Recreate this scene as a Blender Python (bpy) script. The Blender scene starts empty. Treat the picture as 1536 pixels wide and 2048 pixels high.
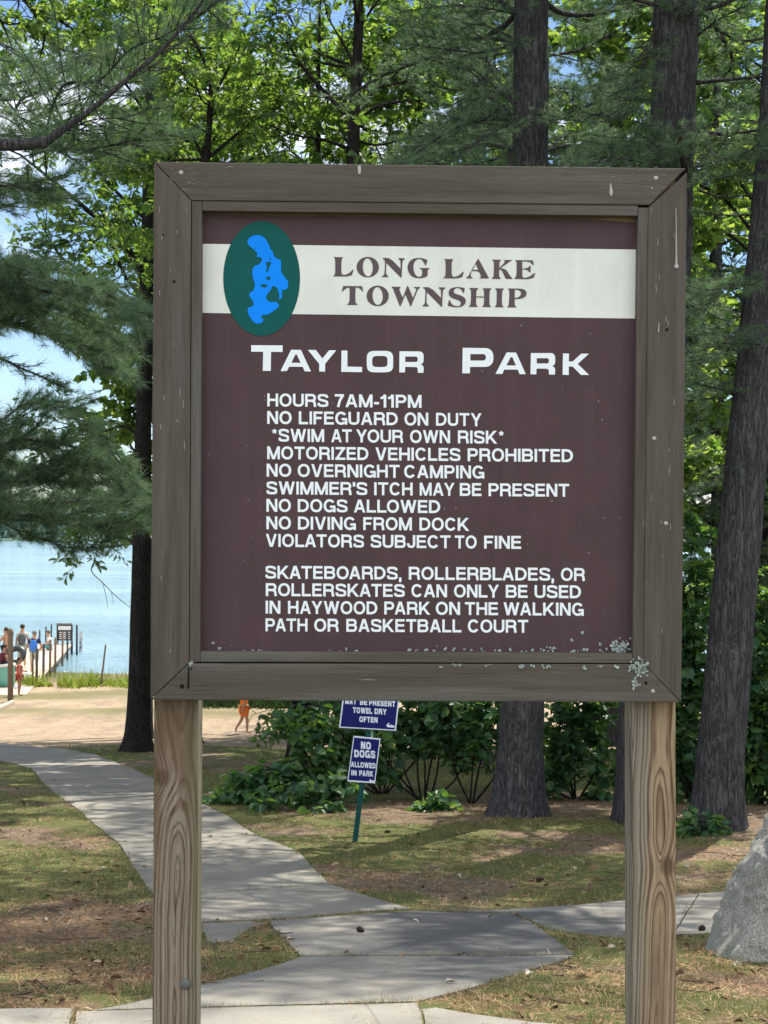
import bpy, bmesh, math
import numpy as np
from math import radians, sin, cos, pi
from mathutils import Vector, Matrix
from mathutils.geometry import tessellate_polygon

scene = bpy.context.scene
C = scene.collection

# ------------------------------------------------------------------ camera
F_PX = 2958.0                      # focal length in photo pixels (1536 x 2048)
PITCH, ROLL = radians(0.89), radians(0.5)
EYE = np.array([0.0, 0.0, 6.05])   # the lake level is z = 0
cam_d = bpy.data.cameras.new("camera")
cam_d.sensor_fit = 'VERTICAL'
cam_d.sensor_height = 24.0
cam_d.lens = 24.0 * F_PX / 2048.0
cam_d.clip_start, cam_d.clip_end = 0.1, 9000.0
cam_d.dof.use_dof = True
cam_d.dof.focus_distance = 3.0
cam_d.dof.aperture_fstop = 34.0
cam = bpy.data.objects.new("camera", cam_d)
C.objects.link(cam)
cam.location = EYE
cam.rotation_euler = (Matrix.Rotation(pi / 2 + PITCH, 3, 'X') @ Matrix.Rotation(ROLL, 3, 'Z')).to_euler()
scene.camera = cam

# ------------------------------------------------------------------ sky, sun, exposure
SUN_EL, SUN_AZ = radians(58), radians(30)      # azimuth measured from +Y (away from the camera) towards +X
world = bpy.data.worlds.new("World")
scene.world = world
world.use_nodes = True
wn, wl = world.node_tree.nodes, world.node_tree.links
bg = wn['Background']
sky = wn.new('ShaderNodeTexSky')
sky.sky_type = 'NISHITA'
sky.sun_disc = False
sky.sun_elevation = SUN_EL
sky.sun_rotation = SUN_AZ
sky.air_density, sky.dust_density, sky.ozone_density = 1.0, 0.1, 4.0
tc = wn.new('ShaderNodeTexCoord')
mp = wn.new('ShaderNodeMapping')
mp.inputs['Scale'].default_value = (1.0, 1.0, 2.6)
mp.inputs['Location'].default_value = (3.1, 0.4, 0.0)
nz = wn.new('ShaderNodeTexNoise')
nz.inputs['Scale'].default_value = 2.6
nz.inputs['Detail'].default_value = 7
nz.inputs['Roughness'].default_value = 0.58
rp = wn.new('ShaderNodeValToRGB')
rp.color_ramp.elements[0].position = 0.57
rp.color_ramp.elements[1].position = 0.78
mx = wn.new('ShaderNodeMix')
mx.data_type = 'RGBA'
mx.inputs[7].default_value = (13.6, 13.7, 13.7, 1)      # sunlit cloud
wl.new(tc.outputs['Generated'], mp.inputs['Vector'])
wl.new(mp.outputs[0], nz.inputs['Vector'])
wl.new(nz.outputs['Fac'], rp.inputs['Fac'])
# unseen cloud added over the sky half behind the camera to brighten the shade
sx_ = wn.new('ShaderNodeSeparateXYZ')
wl.new(tc.outputs['Generated'], sx_.inputs[0])
mr = wn.new('ShaderNodeMapRange')
mr.inputs['From Min'].default_value, mr.inputs['From Max'].default_value = 0.25, -0.35
mr.inputs['To Min'].default_value, mr.inputs['To Max'].default_value = 0.0, 0.75
wl.new(sx_.outputs[1], mr.inputs['Value'])
mxx = wn.new('ShaderNodeMath'); mxx.operation = 'MAXIMUM'
wl.new(rp.outputs['Color'], mxx.inputs[0]); wl.new(mr.outputs[0], mxx.inputs[1])
wl.new(mxx.outputs[0], mx.inputs[0])
wl.new(sky.outputs[0], mx.inputs[6])
wl.new(mx.outputs[2], bg.inputs['Color'])
bg.inputs['Strength'].default_value = 0.085

sun_d = bpy.data.lights.new("sun", 'SUN')
sun_d.energy = 5.0
sun_d.angle = radians(0.5)
sun_d.color = (1.0, 0.94, 0.84)
sun = bpy.data.objects.new("sun", sun_d)
C.objects.link(sun)
sdir = Vector((sin(SUN_AZ) * cos(SUN_EL), cos(SUN_AZ) * cos(SUN_EL), sin(SUN_EL)))
sun.rotation_euler = sdir.to_track_quat('Z', 'Y').to_euler()

scene.view_settings.view_transform = 'Standard'
scene.view_settings.look = 'None'
scene.view_settings.gamma = 1.0
scene.view_settings.use_curve_mapping = False
scene.view_settings.exposure = 0.9
scene.render.engine = 'CYCLES'
cy = scene.cycles
cy.max_bounces, cy.diffuse_bounces, cy.glossy_bounces = 6, 3, 2
cy.transmission_bounces, cy.transparent_max_bounces = 4, 4
cy.caustics_reflective = cy.caustics_refractive = False
cy.sample_clamp_indirect = 6.0

# ------------------------------------------------------------------ projection helpers
def _R(ax, a):
    return np.array(Matrix.Rotation(a, 3, ax))
CAM_R = _R('X', pi / 2 + PITCH) @ _R('Z', ROLL)

def ray(u, v):
    """world direction through photo pixel (u, v), scaled to unit forward (Y) distance"""
    d = CAM_R @ np.array([(u - 768) / F_PX, -(v - 1024) / F_PX, -1.0])
    return d / d[1]

def pt(u, v, d):
    return EYE + ray(u, v) * d

# ------------------------------------------------------------------ the lie of the land
_PD = np.array([-60, -5, 0, 3.0, 6.0, 8.1, 10.2, 14.6, 16.9, 21, 30, 40, 49, 54.5, 60, 64.5, 90, 120.])
_PH = np.array([1.2, 1.3, 1.42, 1.6, 1.95, 2.30, 2.60, 3.02, 3.2, 3.6, 4.4, 5.28, 5.55, 5.68, 5.88, 6.07, 7.5, 9.5])
def _pchip_slopes(x, y):
    h = np.diff(x); dl = np.diff(y) / h
    m = np.zeros(len(x)); m[0], m[-1] = dl[0], dl[-1]
    for i in range(1, len(x) - 1):
        m[i] = 0 if dl[i - 1] * dl[i] <= 0 else (h[i - 1] + h[i]) / (h[i - 1] / dl[i - 1] + h[i] / dl[i]) if True else 0
    return m
_PM = _pchip_slopes(_PD, _PH)
def drop(d):
    d = np.clip(np.asarray(d, float), _PD[0], _PD[-1])
    i = np.clip(np.searchsorted(_PD, d) - 1, 0, len(_PD) - 2)
    h = _PD[i + 1] - _PD[i]; t = (d - _PD[i]) / h
    return ((1 + 2 * t) * (1 - t) ** 2 * _PH[i] + t * (1 - t) ** 2 * h * _PM[i]
            + t * t * (3 - 2 * t) * _PH[i + 1] + t * t * (t - 1) * h * _PM[i + 1])

def _hash(ix, iy, s):
    n = (ix * 374761393 + iy * 668265263 + s * 1442695041) & 0x7fffffff
    n = ((n ^ (n >> 13)) * 1274126177) & 0x7fffffff
    return ((n ^ (n >> 16)) & 0xffff) / 65535.0
def vnoise(x, y, s=0):
    x, y = np.asarray(x, float), np.asarray(y, float)
    ix, iy = np.floor(x).astype(np.int64), np.floor(y).astype(np.int64)
    fx, fy = x - ix, y - iy
    fx, fy = fx * fx * (3 - 2 * fx), fy * fy * (3 - 2 * fy)
    a, b = _hash(ix, iy, s), _hash(ix + 1, iy, s)
    c, d = _hash(ix, iy + 1, s), _hash(ix + 1, iy + 1, s)
    return (a * (1 - fx) + b * fx) * (1 - fy) + (c * (1 - fx) + d * fx) * fy
def fbm(x, y, s=0, o=4):
    v, a, t = 0, 0.5, 0
    for k in range(o):
        v = v + a * vnoise(np.asarray(x) * 2 ** k, np.asarray(y) * 2 ** k, s + k); t += a; a *= 0.5
    return v / t

def ground_z(x, y):
    return EYE[2] - drop(y) + (fbm(np.asarray(x) * 0.35, np.asarray(y) * 0.35, 5, 3) - 0.5) * 0.10

def gnd(u, v):
    """point of the ground seen at photo pixel (u, v)"""
    r = ray(u, v); lo, hi = 2.0, 110.0
    for _ in range(60):
        m = 0.5 * (lo + hi); p = EYE + r * m
        if p[2] > ground_z(p[0], p[1]): lo = m
        else: hi = m
    return EYE + r * lo

# ------------------------------------------------------------------ object helpers
def tag(o, label=None, cat=None, group=None, kind=None):
    if label: o['label'] = label
    if cat: o['category'] = cat
    if group: o['group'] = group
    if kind: o['kind'] = kind
    return o

def thing(name, label, cat, loc=(0, 0, 0), group=None):
    o = bpy.data.objects.new(name, None)
    o.empty_display_size = 0.2
    C.objects.link(o)
    o.location = [float(c) for c in loc]
    return tag(o, label, cat, group)

def link_mesh(name, me, mat, parent=None, smooth=False):
    if mat: me.materials.append(mat)
    if smooth:
        me.polygons.foreach_set('use_smooth', np.ones(len(me.polygons), bool))
    o = bpy.data.objects.new(name, me)
    C.objects.link(o)
    if parent is not None: o.parent = parent
    return o

def world_loc(o):
    v = Vector((0, 0, 0))
    while o is not None:
        v = v + Vector(o.location); o = o.parent
    return np.array(v)

def np_mesh(name, V, F, mat, parent=None, smooth=False):
    """V (n,3) world points, F (m,k) faces of equal size -> one mesh object"""
    V = np.asarray(V, np.float32); F = np.asarray(F, np.int32)
    if parent is not None: V = V - world_loc(parent).astype(np.float32)
    me = bpy.data.meshes.new(name)
    m, k = F.shape
    me.vertices.add(len(V)); me.vertices.foreach_set('co', np.ascontiguousarray(V).ravel())
    me.loops.add(m * k); me.loops.foreach_set('vertex_index', np.ascontiguousarray(F).ravel())
    me.polygons.add(m); me.polygons.foreach_set('loop_start', np.arange(0, m * k, k, dtype=np.int32))
    me.update(calc_edges=True)
    return link_mesh(name, me, mat, parent, smooth)

class MB:
    """collects shapes in world coordinates; build() links them as ONE mesh object"""
    def __init__(self): self.v, self.f = [], []
    def add(self, V, F):
        n = len(self.v)
        self.v.extend([tuple(map(float, p)) for p in V]); self.f.extend([tuple(int(i) + n for i in q) for q in F])
        return self
    def box(self, c, s, R=None):
        c = np.array(c, float); s = np.array(s, float) / 2
        V = np.array([[x, y, z] for x in (-1, 1) for y in (-1, 1) for z in (-1, 1)]) * s
        if R is not None: V = V @ np.array(R).T
        return self.add(V + c, [(0, 1, 3, 2), (4, 6, 7, 5), (0, 4, 5, 1), (2, 3, 7, 6), (0, 2, 6, 4), (1, 5, 7, 3)])
    def tube(self, P, r, n=8, cap=True):
        P = np.asarray(P, float); r = np.broadcast_to(np.asarray(r, float), (len(P),))
        T = np.gradient(P, axis=0); T /= np.linalg.norm(T, axis=1)[:, None] + 1e-9
        up = np.array([0, 0, 1.0]) if abs(T[0][2]) < 0.9 else np.array([1.0, 0, 0])
        N = up - T[0] * (up @ T[0]); N /= np.linalg.norm(N)
        a = np.linspace(0, 2 * pi, n, endpoint=False); V = []
        for i in range(len(P)):
            N = N - T[i] * (N @ T[i]); N /= np.linalg.norm(N) + 1e-9
            B = np.cross(T[i], N)
            V.append(P[i] + r[i] * (np.cos(a)[:, None] * N + np.sin(a)[:, None] * B))
        V = np.concatenate(V); F = []
        for i in range(len(P) - 1):
            for j in range(n):
                k = (j + 1) % n
                F.append((i * n + j, i * n + k, (i + 1) * n + k, (i + 1) * n + j))
        if cap:
            F.append(tuple(range(n - 1, -1, -1))); F.append(tuple((len(P) - 1) * n + j for j in range(n)))
        return self.add(V, F)
    def ellipsoid(self, c, s, nu=14, nv=9, R=None):
        V = [(0, 0, -1)]
        for i in range(1, nv):
            ph = -pi / 2 + pi * i / nv
            V += [(cos(ph) * cos(2 * pi * j / nu), cos(ph) * sin(2 * pi * j / nu), sin(ph)) for j in range(nu)]
        V.append((0, 0, 1)); V = np.array(V) * np.array(s)
        if R is not None: V = V @ np.array(R).T
        F = [(0, 1 + (j + 1) % nu, 1 + j) for j in range(nu)]
        for i in range(nv - 2):
            for j in range(nu):
                k = (j + 1) % nu
                F.append((1 + i * nu + j, 1 + i * nu + k, 1 + (i + 1) * nu + k, 1 + (i + 1) * nu + j))
        b = 1 + (nv - 2) * nu; e = len(V) - 1
        F += [(b + j, b + (j + 1) % nu, e) for j in range(nu)]
        return self.add(V + np.array(c), F)
    def torus(self, c, R, r, ax_u, ax_v, nu=28, nv=8, squash=1.0):
        u, v = np.array(ax_u, float), np.array(ax_v, float); w = np.cross(u, v)
        V, F = [], []
        for i in range(nu):
            a = 2 * pi * i / nu; d = cos(a) * u + sin(a) * v
            for j in range(nv):
                b = 2 * pi * j / nv
                V.append(np.array(c) + d * (R + r * cos(b)) + w * r * squash * sin(b))
        for i in range(nu):
            for j in range(nv):
                i2, j2 = (i + 1) % nu, (j + 1) % nv
                F.append((i * nv + j, i2 * nv + j, i2 * nv + j2, i * nv + j2))
        return self.add(V, F)
    def prism(self, P2, to3, y0, y1):
        """polygon P2 (list of (a,b)) carried to 3-D by to3(a,b,y), from depth y0 to y1"""
        n = len(P2); V = [to3(a, b, y0) for a, b in P2] + [to3(a, b, y1) for a, b in P2]
        F = [tuple(range(n)), tuple(range(2 * n - 1, n - 1, -1))]
        F += [(i, n + i, n + (i + 1) % n, (i + 1) % n) for i in range(n)]
        return self.add(V, F)
    def build(self, name, mat, parent=None, smooth=False, bevel=0, fix=True, seg=2):
        me = bpy.data.meshes.new(name)
        o0 = world_loc(parent) if parent is not None else np.zeros(3)
        V = np.array(self.v) - o0
        me.from_pydata(V.tolist(), [], self.f)
        if fix or bevel:
            bm = bmesh.new(); bm.from_mesh(me)
            bmesh.ops.recalc_face_normals(bm, faces=bm.faces)
            if bevel:
                ed = [e for e in bm.edges if e.is_manifold and e.calc_face_angle(0) > 0.5]
                bmesh.ops.bevel(bm, geom=ed, offset=bevel, segments=seg, profile=0.6, affect='EDGES', clamp_overlap=True)
            bm.to_mesh(me); bm.free()
        me.update()
        return link_mesh(name, me, mat, parent, smooth)

def copy_tree(o, parent=None):
    c = o.copy(); C.objects.link(c)
    if parent is not None: c.parent = parent
    for ch in list(o.children): copy_tree(ch, c)
    return c

def catmull(P, n=8):
    P = np.asarray(P, float)
    if len(P) < 3: 
        t = np.linspace(0, 1, n + 1)[:, None]; return P[0] * (1 - t) + P[-1] * t
    Q = np.vstack([2 * P[0] - P[1], P, 2 * P[-1] - P[-2]]); out = []
    for i in range(1, len(Q) - 2):
        for t in np.linspace(0, 1, n, endpoint=False):
            a, b, c, d = Q[i - 1], Q[i], Q[i + 1], Q[i + 2]
            out.append(0.5 * (2 * b + (c - a) * t + (2 * a - 5 * b + 4 * c - d) * t * t + (3 * b - 3 * c + d - a) * t ** 3))
    out.append(P[-1]); return np.array(out)

# ------------------------------------------------------------------ material helpers
class Mat:
    def __init__(self, name, rough=0.8, spec=0.3):
        self.m = bpy.data.materials.new(name); self.m.use_nodes = True
        self.n, self.l = self.m.node_tree.nodes, self.m.node_tree.links
        self.b = self.n['Principled BSDF']
        self.b.inputs['Roughness'].default_value = rough
        self.b.inputs['Specular IOR Level'].default_value = spec
        self._tc = None
    def new(self, t, **kw):
        n = self.n.new(t)
        for k, v in kw.items(): setattr(n, k, v)
        return n
    def coord(self, scale=(1, 1, 1), kind='Object', loc=(0, 0, 0), rot=(0, 0, 0)):
        if self._tc is None: self._tc = self.new('ShaderNodeTexCoord')
        m = self.new('ShaderNodeMapping')
        m.inputs['Scale'].default_value = scale; m.inputs['Location'].default_value = loc; m.inputs['Rotation'].default_value = rot
        self.l.new(self._tc.outputs[kind], m.inputs['Vector'])
        return m.outputs[0]
    def noise(self, scale, detail=4, rough=0.55, vec=None, dist=0.0):
        n = self.new('ShaderNodeTexNoise')
        n.inputs['Scale'].default_value = scale; n.inputs['Detail'].default_value = detail
        n.inputs['Roughness'].default_value = rough; n.inputs['Distortion'].default_value = dist
        if vec is not None: self.l.new(vec, n.inputs['Vector'])
        return n.outputs['Fac']
    def voronoi(self, scale, vec=None, feature='F1', rnd=1.0):
        n = self.new('ShaderNodeTexVoronoi', feature=feature)
        n.inputs['Scale'].default_value = scale; n.inputs['Randomness'].default_value = rnd
        if vec is not None: self.l.new(vec, n.inputs['Vector'])
        return n
    def ramp(self, fac, stops, interp='LINEAR'):
        r = self.new('ShaderNodeValToRGB'); e = r.color_ramp; e.interpolation = interp
        while len(e.elements) < len(stops): e.elements.new(0.5)
        for el, (p, c) in zip(e.elements, stops):
            el.position = p; el.color = (c, c, c, 1) if isinstance(c, (int, float)) else (*c, 1)
        self.l.new(fac, r.inputs['Fac']); return r.outputs['Color']
    def mix(self, fac, a, b, mode='MIX'):
        m = self.new('ShaderNodeMix', data_type='RGBA', blend_type=mode)
        for s, x in ((0, fac), (6, a), (7, b)):
            if isinstance(x, (int, float)): m.inputs[s].default_value = x if s == 0 else (x, x, x, 1)
            elif isinstance(x, tuple): m.inputs[s].default_value = (*x, 1)
            else: self.l.new(x, m.inputs[s])
        return m.outputs[2]
    def math(self, op, a, b=None, c=None, clamp=False):
        m = self.new('ShaderNodeMath', operation=op, use_clamp=clamp)
        for i, x in enumerate((a, b, c)):
            if x is None: continue
            if isinstance(x, (int, float)): m.inputs[i].default_value = x
            else: self.l.new(x, m.inputs[i])
        return m.outputs[0]
    def attr(self, name):
        a = self.new('ShaderNodeAttribute'); a.attribute_name = name; return a
    def color(self, c):
        if isinstance(c, tuple): self.b.inputs['Base Color'].default_value = (*c, 1)
        else: self.l.new(c, self.b.inputs['Base Color'])
        return self
    def bump(self, h, strength=0.5, dist=0.01):
        b = self.new('ShaderNodeBump'); b.inputs['Strength'].default_value = strength; b.inputs['Distance'].default_value = dist
        self.l.new(h, b.inputs['Height']); self.l.new(b.outputs[0], self.b.inputs['Normal']); return self

def simple_mat(name, col, rough=0.7, spec=0.3, var=0.12, scale=30, bump=0.0):
    m = Mat(name, rough, spec)
    f = m.noise(scale, 4, 0.6, m.coord())
    lo, hi = tuple(max(0, c * (1 - var)) for c in col), tuple(min(1, c * (1 + var)) for c in col)
    m.color(m.ramp(f, [(0.3, lo), (0.7, hi)]))
    if bump: m.bump(f, bump, 0.01)
    return m.m

# ------------------------------------------------------------------ stroke lettering (capitals drawn as ribbons)
GW = dict(A=.86, B=.82, C=.85, D=.83, E=.72, F=.67, G=.87, H=.81, I=.2, J=.62, K=.86, L=.68, M=.97, N=.81, O=.90, P=.76,
          R=.82, S=.80, T=.78, U=.81, V=.84, W=1.2, X=.85, Y=.86, Z=.76)
GW.update({'1': .44, '7': .66, '-': .36, "'": .16, ',': .18, '*': .42})

def _sup(cx, cy, rx, ry, a0, a1, n=22, e=2.5):
    a = np.radians(np.linspace(a0, a1, n)); c, s = np.cos(a), np.sin(a)
    return [(cx + rx * np.sign(x) * abs(x) ** (2 / e), cy + ry * np.sign(y) * abs(y) ** (2 / e)) for x, y in zip(c, s)]

def glyph(ch, t, W, e=2.5):
    """strokes of a capital in a box W x 1 with stem t: list of (points, extend_start, extend_end)"""
    h = t / 2; S = []
    L = lambda *p: S.append((list(p), 0, 0))
    D = lambda p, q, a=1, b=1: S.append(([p, q], a, b))
    def bowl(xl, xr, yb, yt, rmax=9):
        ry = (yt - yb) / 2; rx = min((xr - xl) * .75, max(ry, .2), rmax)
        S.append(([(xl, yt)] + _sup(xr - rx, (yt + yb) / 2, rx, ry, 90, -90, 16, e) + [(xl, yb)], 0, 0))
    stem = lambda x=h, a=0., b=1.: L((x, a), (x, b))
    if ch == 'A': D((h * 1.1, 0), (W / 2, 1.06)); D((W - h * 1.1, 0), (W / 2, 1.06)); L((.22 * W, .31), (.78 * W, .31))
    elif ch == 'B': stem(); bowl(h, W - h - .03, .52, 1 - h); bowl(h, W - h, h, .52)
    elif ch == 'C': L(*_sup(W / 2, .5, W / 2 - h, .5 - h + .01, 34, 326, 30, e))
    elif ch == 'D': stem(); bowl(h, W - h, h, 1 - h, .42)
    elif ch == 'E': stem(); L((h, 1 - h), (W - .02, 1 - h)); L((h, .52), (W * .93, .52)); L((h, h), (W, h))
    elif ch == 'F': stem(); L((h, 1 - h), (W, 1 - h)); L((h, .5), (W * .88, .5))
    elif ch == 'G': L(*_sup(W / 2, .5, W / 2 - h, .5 - h + .01, 36, 318, 30, e)); L((W * .54, .43), (W, .43)); stem(W - h * .8, 0, .43)
    elif ch == 'H': stem(); stem(W - h); L((h, .51), (W - h, .51))
    elif ch == 'I': stem(W / 2)
    elif ch == 'J': L(*([(W - h, 1), (W - h, .35)] + _sup(W / 2, .34, W / 2 - h, .34 - h, 0, -180, 16) + [(h, .37)]))
    elif ch == 'K': stem(); D((h, .28), (W - h * 1.6, 1.0), 0, 1); D((.36 * W, .56), (W - h * 1.15, 0), 0, 1)
    elif ch == 'L': stem(); L((h, h), (W, h))
    elif ch == 'M': stem(h); stem(W - h); D((h * 1.1, 1), (W / 2, .0), 1, 1); D((W - h * 1.1, 1), (W / 2, .0), 1, 1)
    elif ch == 'N': stem(); stem(W - h); D((h * 1.15, 1), (W - h * 1.15, 0))
    elif ch == 'O': p = _sup(W / 2, .5, W / 2 - h, .5 - h + .01, 90, 450, 41, e); S.append((p, 0, 0))
    elif ch == 'P': stem(); bowl(h, W - h, .45, 1 - h)
    elif ch == 'R':
        stem(); bowl(h, W - h - .02, .47, 1 - h)
        L((.5 * W, .47), (.68 * W, .465), (W - h - .06, .40), (W - h - .02, .28), (W - h - .01, .12), (W - h + .03, 0))
    elif ch == 'S':
        P = [(W - h - .02, .70), (W * .84, .84), (W * .5, 1 - h), (W * .17, .86), (h + .02, .72), (W * .2, .58), (W * .55, .49),
             (W * .84, .41), (W - h, .27), (W * .84, .13), (W * .5, h), (W * .16, .14), (h, .31)]
        L(*[tuple(q) for q in catmull(P, 5)])
    elif ch == 'T': L((0, 1 - h), (W, 1 - h)); stem(W / 2)
    elif ch == 'U': L(*([(h, 1), (h, .40)] + _sup(W / 2, .37, W / 2 - h, .37 - h, 180, 360, 18) + [(W - h, .40), (W - h, 1)]))
    elif ch == 'V': D((h * 1.1, 1), (W / 2, -.06)); D((W - h * 1.1, 1), (W / 2, -.06))
    elif ch == 'W':
        for a, b in ((h * 1.05, .28 * W), (.5 * W, .28 * W), (.5 * W, .72 * W), (W - h * 1.05, .72 * W)): D((a, 1), (b, 0))
    elif ch == 'Y': D((h * 1.2, 1), (W / 2, .40), 1, 0); D((W - h * 1.2, 1), (W / 2, .40), 1, 0); stem(W / 2, 0, .46)
    elif ch == 'Z': L((.02, 1 - h), (W, 1 - h)); L((0, h), (W, h)); D((h * 1.25, h), (W - h * 1.25, 1 - h), 0, 0)
    elif ch == '1': stem(W - h - .03); L((.0, .72), (W * .42, .77), (W - h - .03, .97))
    elif ch == '7': L((0, 1 - h), (W, 1 - h)); L((W - h, .9), (W * .55, .5), (W * .36, 0))
    elif ch == '-': L((0, .33), (W, .33))
    elif ch == "'": stem(W / 2, .66, 1)
    elif ch == ',': L((W / 2, .17), (W / 2, 0)); L((W * .62, .06), (W * .5, -.10), (W * .12, -.17))
    elif ch == '*':
        for k in range(5):
            a = pi / 2 + 2 * pi * k / 5; L((W / 2, .80), (W / 2 + .19 * cos(a), .80 + .19 * sin(a)))
    return S

def ribbon(P, t, ext0, ext1):
    P = [np.array(p, float) for p in P]
    P = [p for i, p in enumerate(P) if i == 0 or np.linalg.norm(p - P[i - 1]) > 1e-6]
    if ext0: P[0] = P[0] + (P[0] - P[1]) / np.linalg.norm(P[0] - P[1]) * .5
    if ext1: P[-1] = P[-1] + (P[-1] - P[-2]) / np.linalg.norm(P[-1] - P[-2]) * .5
    P = np.array(P); seg = np.diff(P, axis=0); seg /= np.linalg.norm(seg, axis=1)[:, None]
    nrm = np.stack([-seg[:, 1], seg[:, 0]], 1)
    closed = np.linalg.norm(P[0] - P[-1]) < 1e-4
    N = np.zeros_like(P)
    for i in range(len(P)):
        a = nrm[i - 1] if i > 0 else (nrm[-1] if closed else nrm[0])
        b = nrm[i] if i < len(nrm) else (nrm[0] if closed else nrm[-1])
        m = a + b; m /= np.linalg.norm(m); N[i] = m / max(.5, m @ b)
    Lf, Rt = P + N * t / 2, P - N * t / 2
    return [[Lf[i], Lf[i + 1], Rt[i + 1], Rt[i]] for i in range(len(P) - 1)]

def clip_y(poly, lo=0.0, hi=1.0):
    for lim, sg in ((lo, 1), (hi, -1)):
        out = []
        for i in range(len(poly)):
            a, b = poly[i - 1], poly[i]; da, db = sg * (a[1] - lim), sg * (b[1] - lim)
            if (da >= 0) != (db >= 0):
                s = da / (da - db); out.append(a + (b - a) * s)
            if db >= 0: out.append(b)
        poly = out
        if len(poly) < 3: return []
    return poly

def word_polys(word, t=.19, gap=.10, e=2.15):
    """list of (stroke number, polygon) with the word's left at 0 and cap height 1; returns also the width"""
    x, out, k = 0.0, [], 0
    for i, ch in enumerate(word):
        W = GW[ch]
        if i and (word[i - 1] + ch) in ('AT', 'TA', 'LY', 'AY', 'AV', 'VA', 'PA', 'YO', 'LO', 'AW', 'WA', 'OA', 'KA', "LA"): x -= .07
        for P, a, b in glyph(ch, t, W, e):
            for q in ribbon(P, t * .55 if ch == '*' else t, a, b):
                if ch != ',' and (a or b): q = clip_y(q)
                if len(q) >= 3: out.append((k, [(x + p[0], p[1]) for p in q]))
            k += 1
        x += W + gap
    return out, x - gap

class Plane:
    """a flat surface in the place: px(u,v) gives its own coordinates (a right, b up) under a photo pixel"""
    def __init__(self, origin, right, up):
        self.o, self.r, self.u = (np.array(c, float) for c in (origin, right, up))
        self.n = np.cross(self.r, self.u)          # towards the viewer is -n for right = +x, up = +z
    def px(self, u, v, y=0.0):
        d = ray(u, v); o = self.o - 0 * self.n + y * (-self.n)
        s = ((o - EYE) @ self.n) / (d @ self.n); p = EYE + d * s - self.o
        return p @ self.r, p @ self.u
    def at(self, a, b, y=0.0):
        return self.o + a * self.r + b * self.u - y * self.n

def flat(mb, plane, polys, y):
    """flat pieces (ab polygons, with their own lift) added to a mesh at depth y"""
    for k, q in polys:
        V = [plane.at(a, b, y - k * 1.2e-5) for a, b in q]
        A = sum(q[i - 1][0] * q[i][1] - q[i][0] * q[i - 1][1] for i in range(len(q)))
        mb.add(V, [tuple(range(len(q))) if A > 0 else tuple(range(len(q) - 1, -1, -1))])

def traced(mb, plane, outer, holes, y):
    loops = [[Vector((a, b, 0)) for a, b in lp] for lp in [outer] + holes]
    tri = tessellate_polygon(loops); P = [p for lp in loops for p in lp]
    V = [plane.at(p.x, p.y, y) for p in P]; F = []
    for t3 in tri:
        a, b, c = (P[i] for i in t3)
        F.append(t3 if (b - a).cross(c - a).z > 0 else (t3[0], t3[2], t3[1]))
    mb.add(V, F)

def px_word(mb, plane, word, x0, x1, y0, y1, cap, y, t=.19, gap=.10, e=2.15, k0=0):
    """a word whose base line runs from photo pixel (x0,y0) to (x1,y1) with capitals cap pixels tall"""
    polys, w = word_polys(word, t, gap, e)
    sx = (x1 - x0) / w; out = []
    for k, q in polys:
        out.append((k + k0, [plane.px(x0 + px * sx, y0 + (y1 - y0) * (px / w) - py * cap, y) for px, py in q]))
    flat(mb, plane, out, y)

# ------------------------------------------------------------------ weathered wood, paint
def wood_frame(name, vertical):
    m = Mat(name, 0.78, 0.2)
    st = (55, 55, 2.2) if vertical else (2.2, 55, 55)
    g = m.noise(1.0, 6, 0.65, m.coord(st))
    big = m.noise(3.2, 4, 0.6, m.coord())
    col = m.ramp(g, [(0.25, (.060, .050, .041)), (0.5, (.092, .079, .065)), (0.8, (.130, .112, .093))])
    col = m.mix(m.ramp(big, [(.35, 0.0), (.7, .55)]), col, (.088, .080, .076))
    st2 = (120, 120, 9) if vertical else (9, 120, 120)
    fl = m.noise(1.0, 3, 0.7, m.coord(st2, loc=(3, 1, 7)))
    pat = m.noise(5.0, 3, 0.6, m.coord(loc=(9, 2, 4)))
    f = m.math('MULTIPLY', m.ramp(fl, [(.66, 0.0), (.70, 1.0)]), m.ramp(pat, [(.52, 0.0), (.62, .8)]))
    col = m.mix(f, col, (.27, .265, .25))
    dk = m.noise(1.0, 4, 0.6, m.coord(tuple(s * .45 for s in st), loc=(1, 8, 2)))
    col = m.mix(m.ramp(dk, [(.62, 0.0), (.78, .55)]), col, (.045, .036, .03))
    pa = m.noise(1.0, 4, .6, m.coord(tuple(s * .22 if s > 10 else s * .5 for s in st), loc=(5, 6, 1)), .4)
    col = m.mix(m.ramp(pa, [(.48, 0.0), (.62, .7)]), col, m.ramp(g, [(.3, (.085, .082, .078)), (.7, (.142, .138, .130))]))
    col = m.mix(m.ramp(pa, [(.30, .55), (.44, 0.0)]), col, (.050, .040, .030))
    gr = m.noise(1.0, 3, .7, m.coord(tuple(s * 2.6 for s in st), loc=(2, 2, 8)))
    col = m.mix(m.ramp(gr, [(.30, .45), (.46, 0.0)]), col, (.040, .033, .027))
    m.color(col); m.bump(m.math('ADD', g, gr), 0.4, 0.004)
    return m.m

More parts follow.
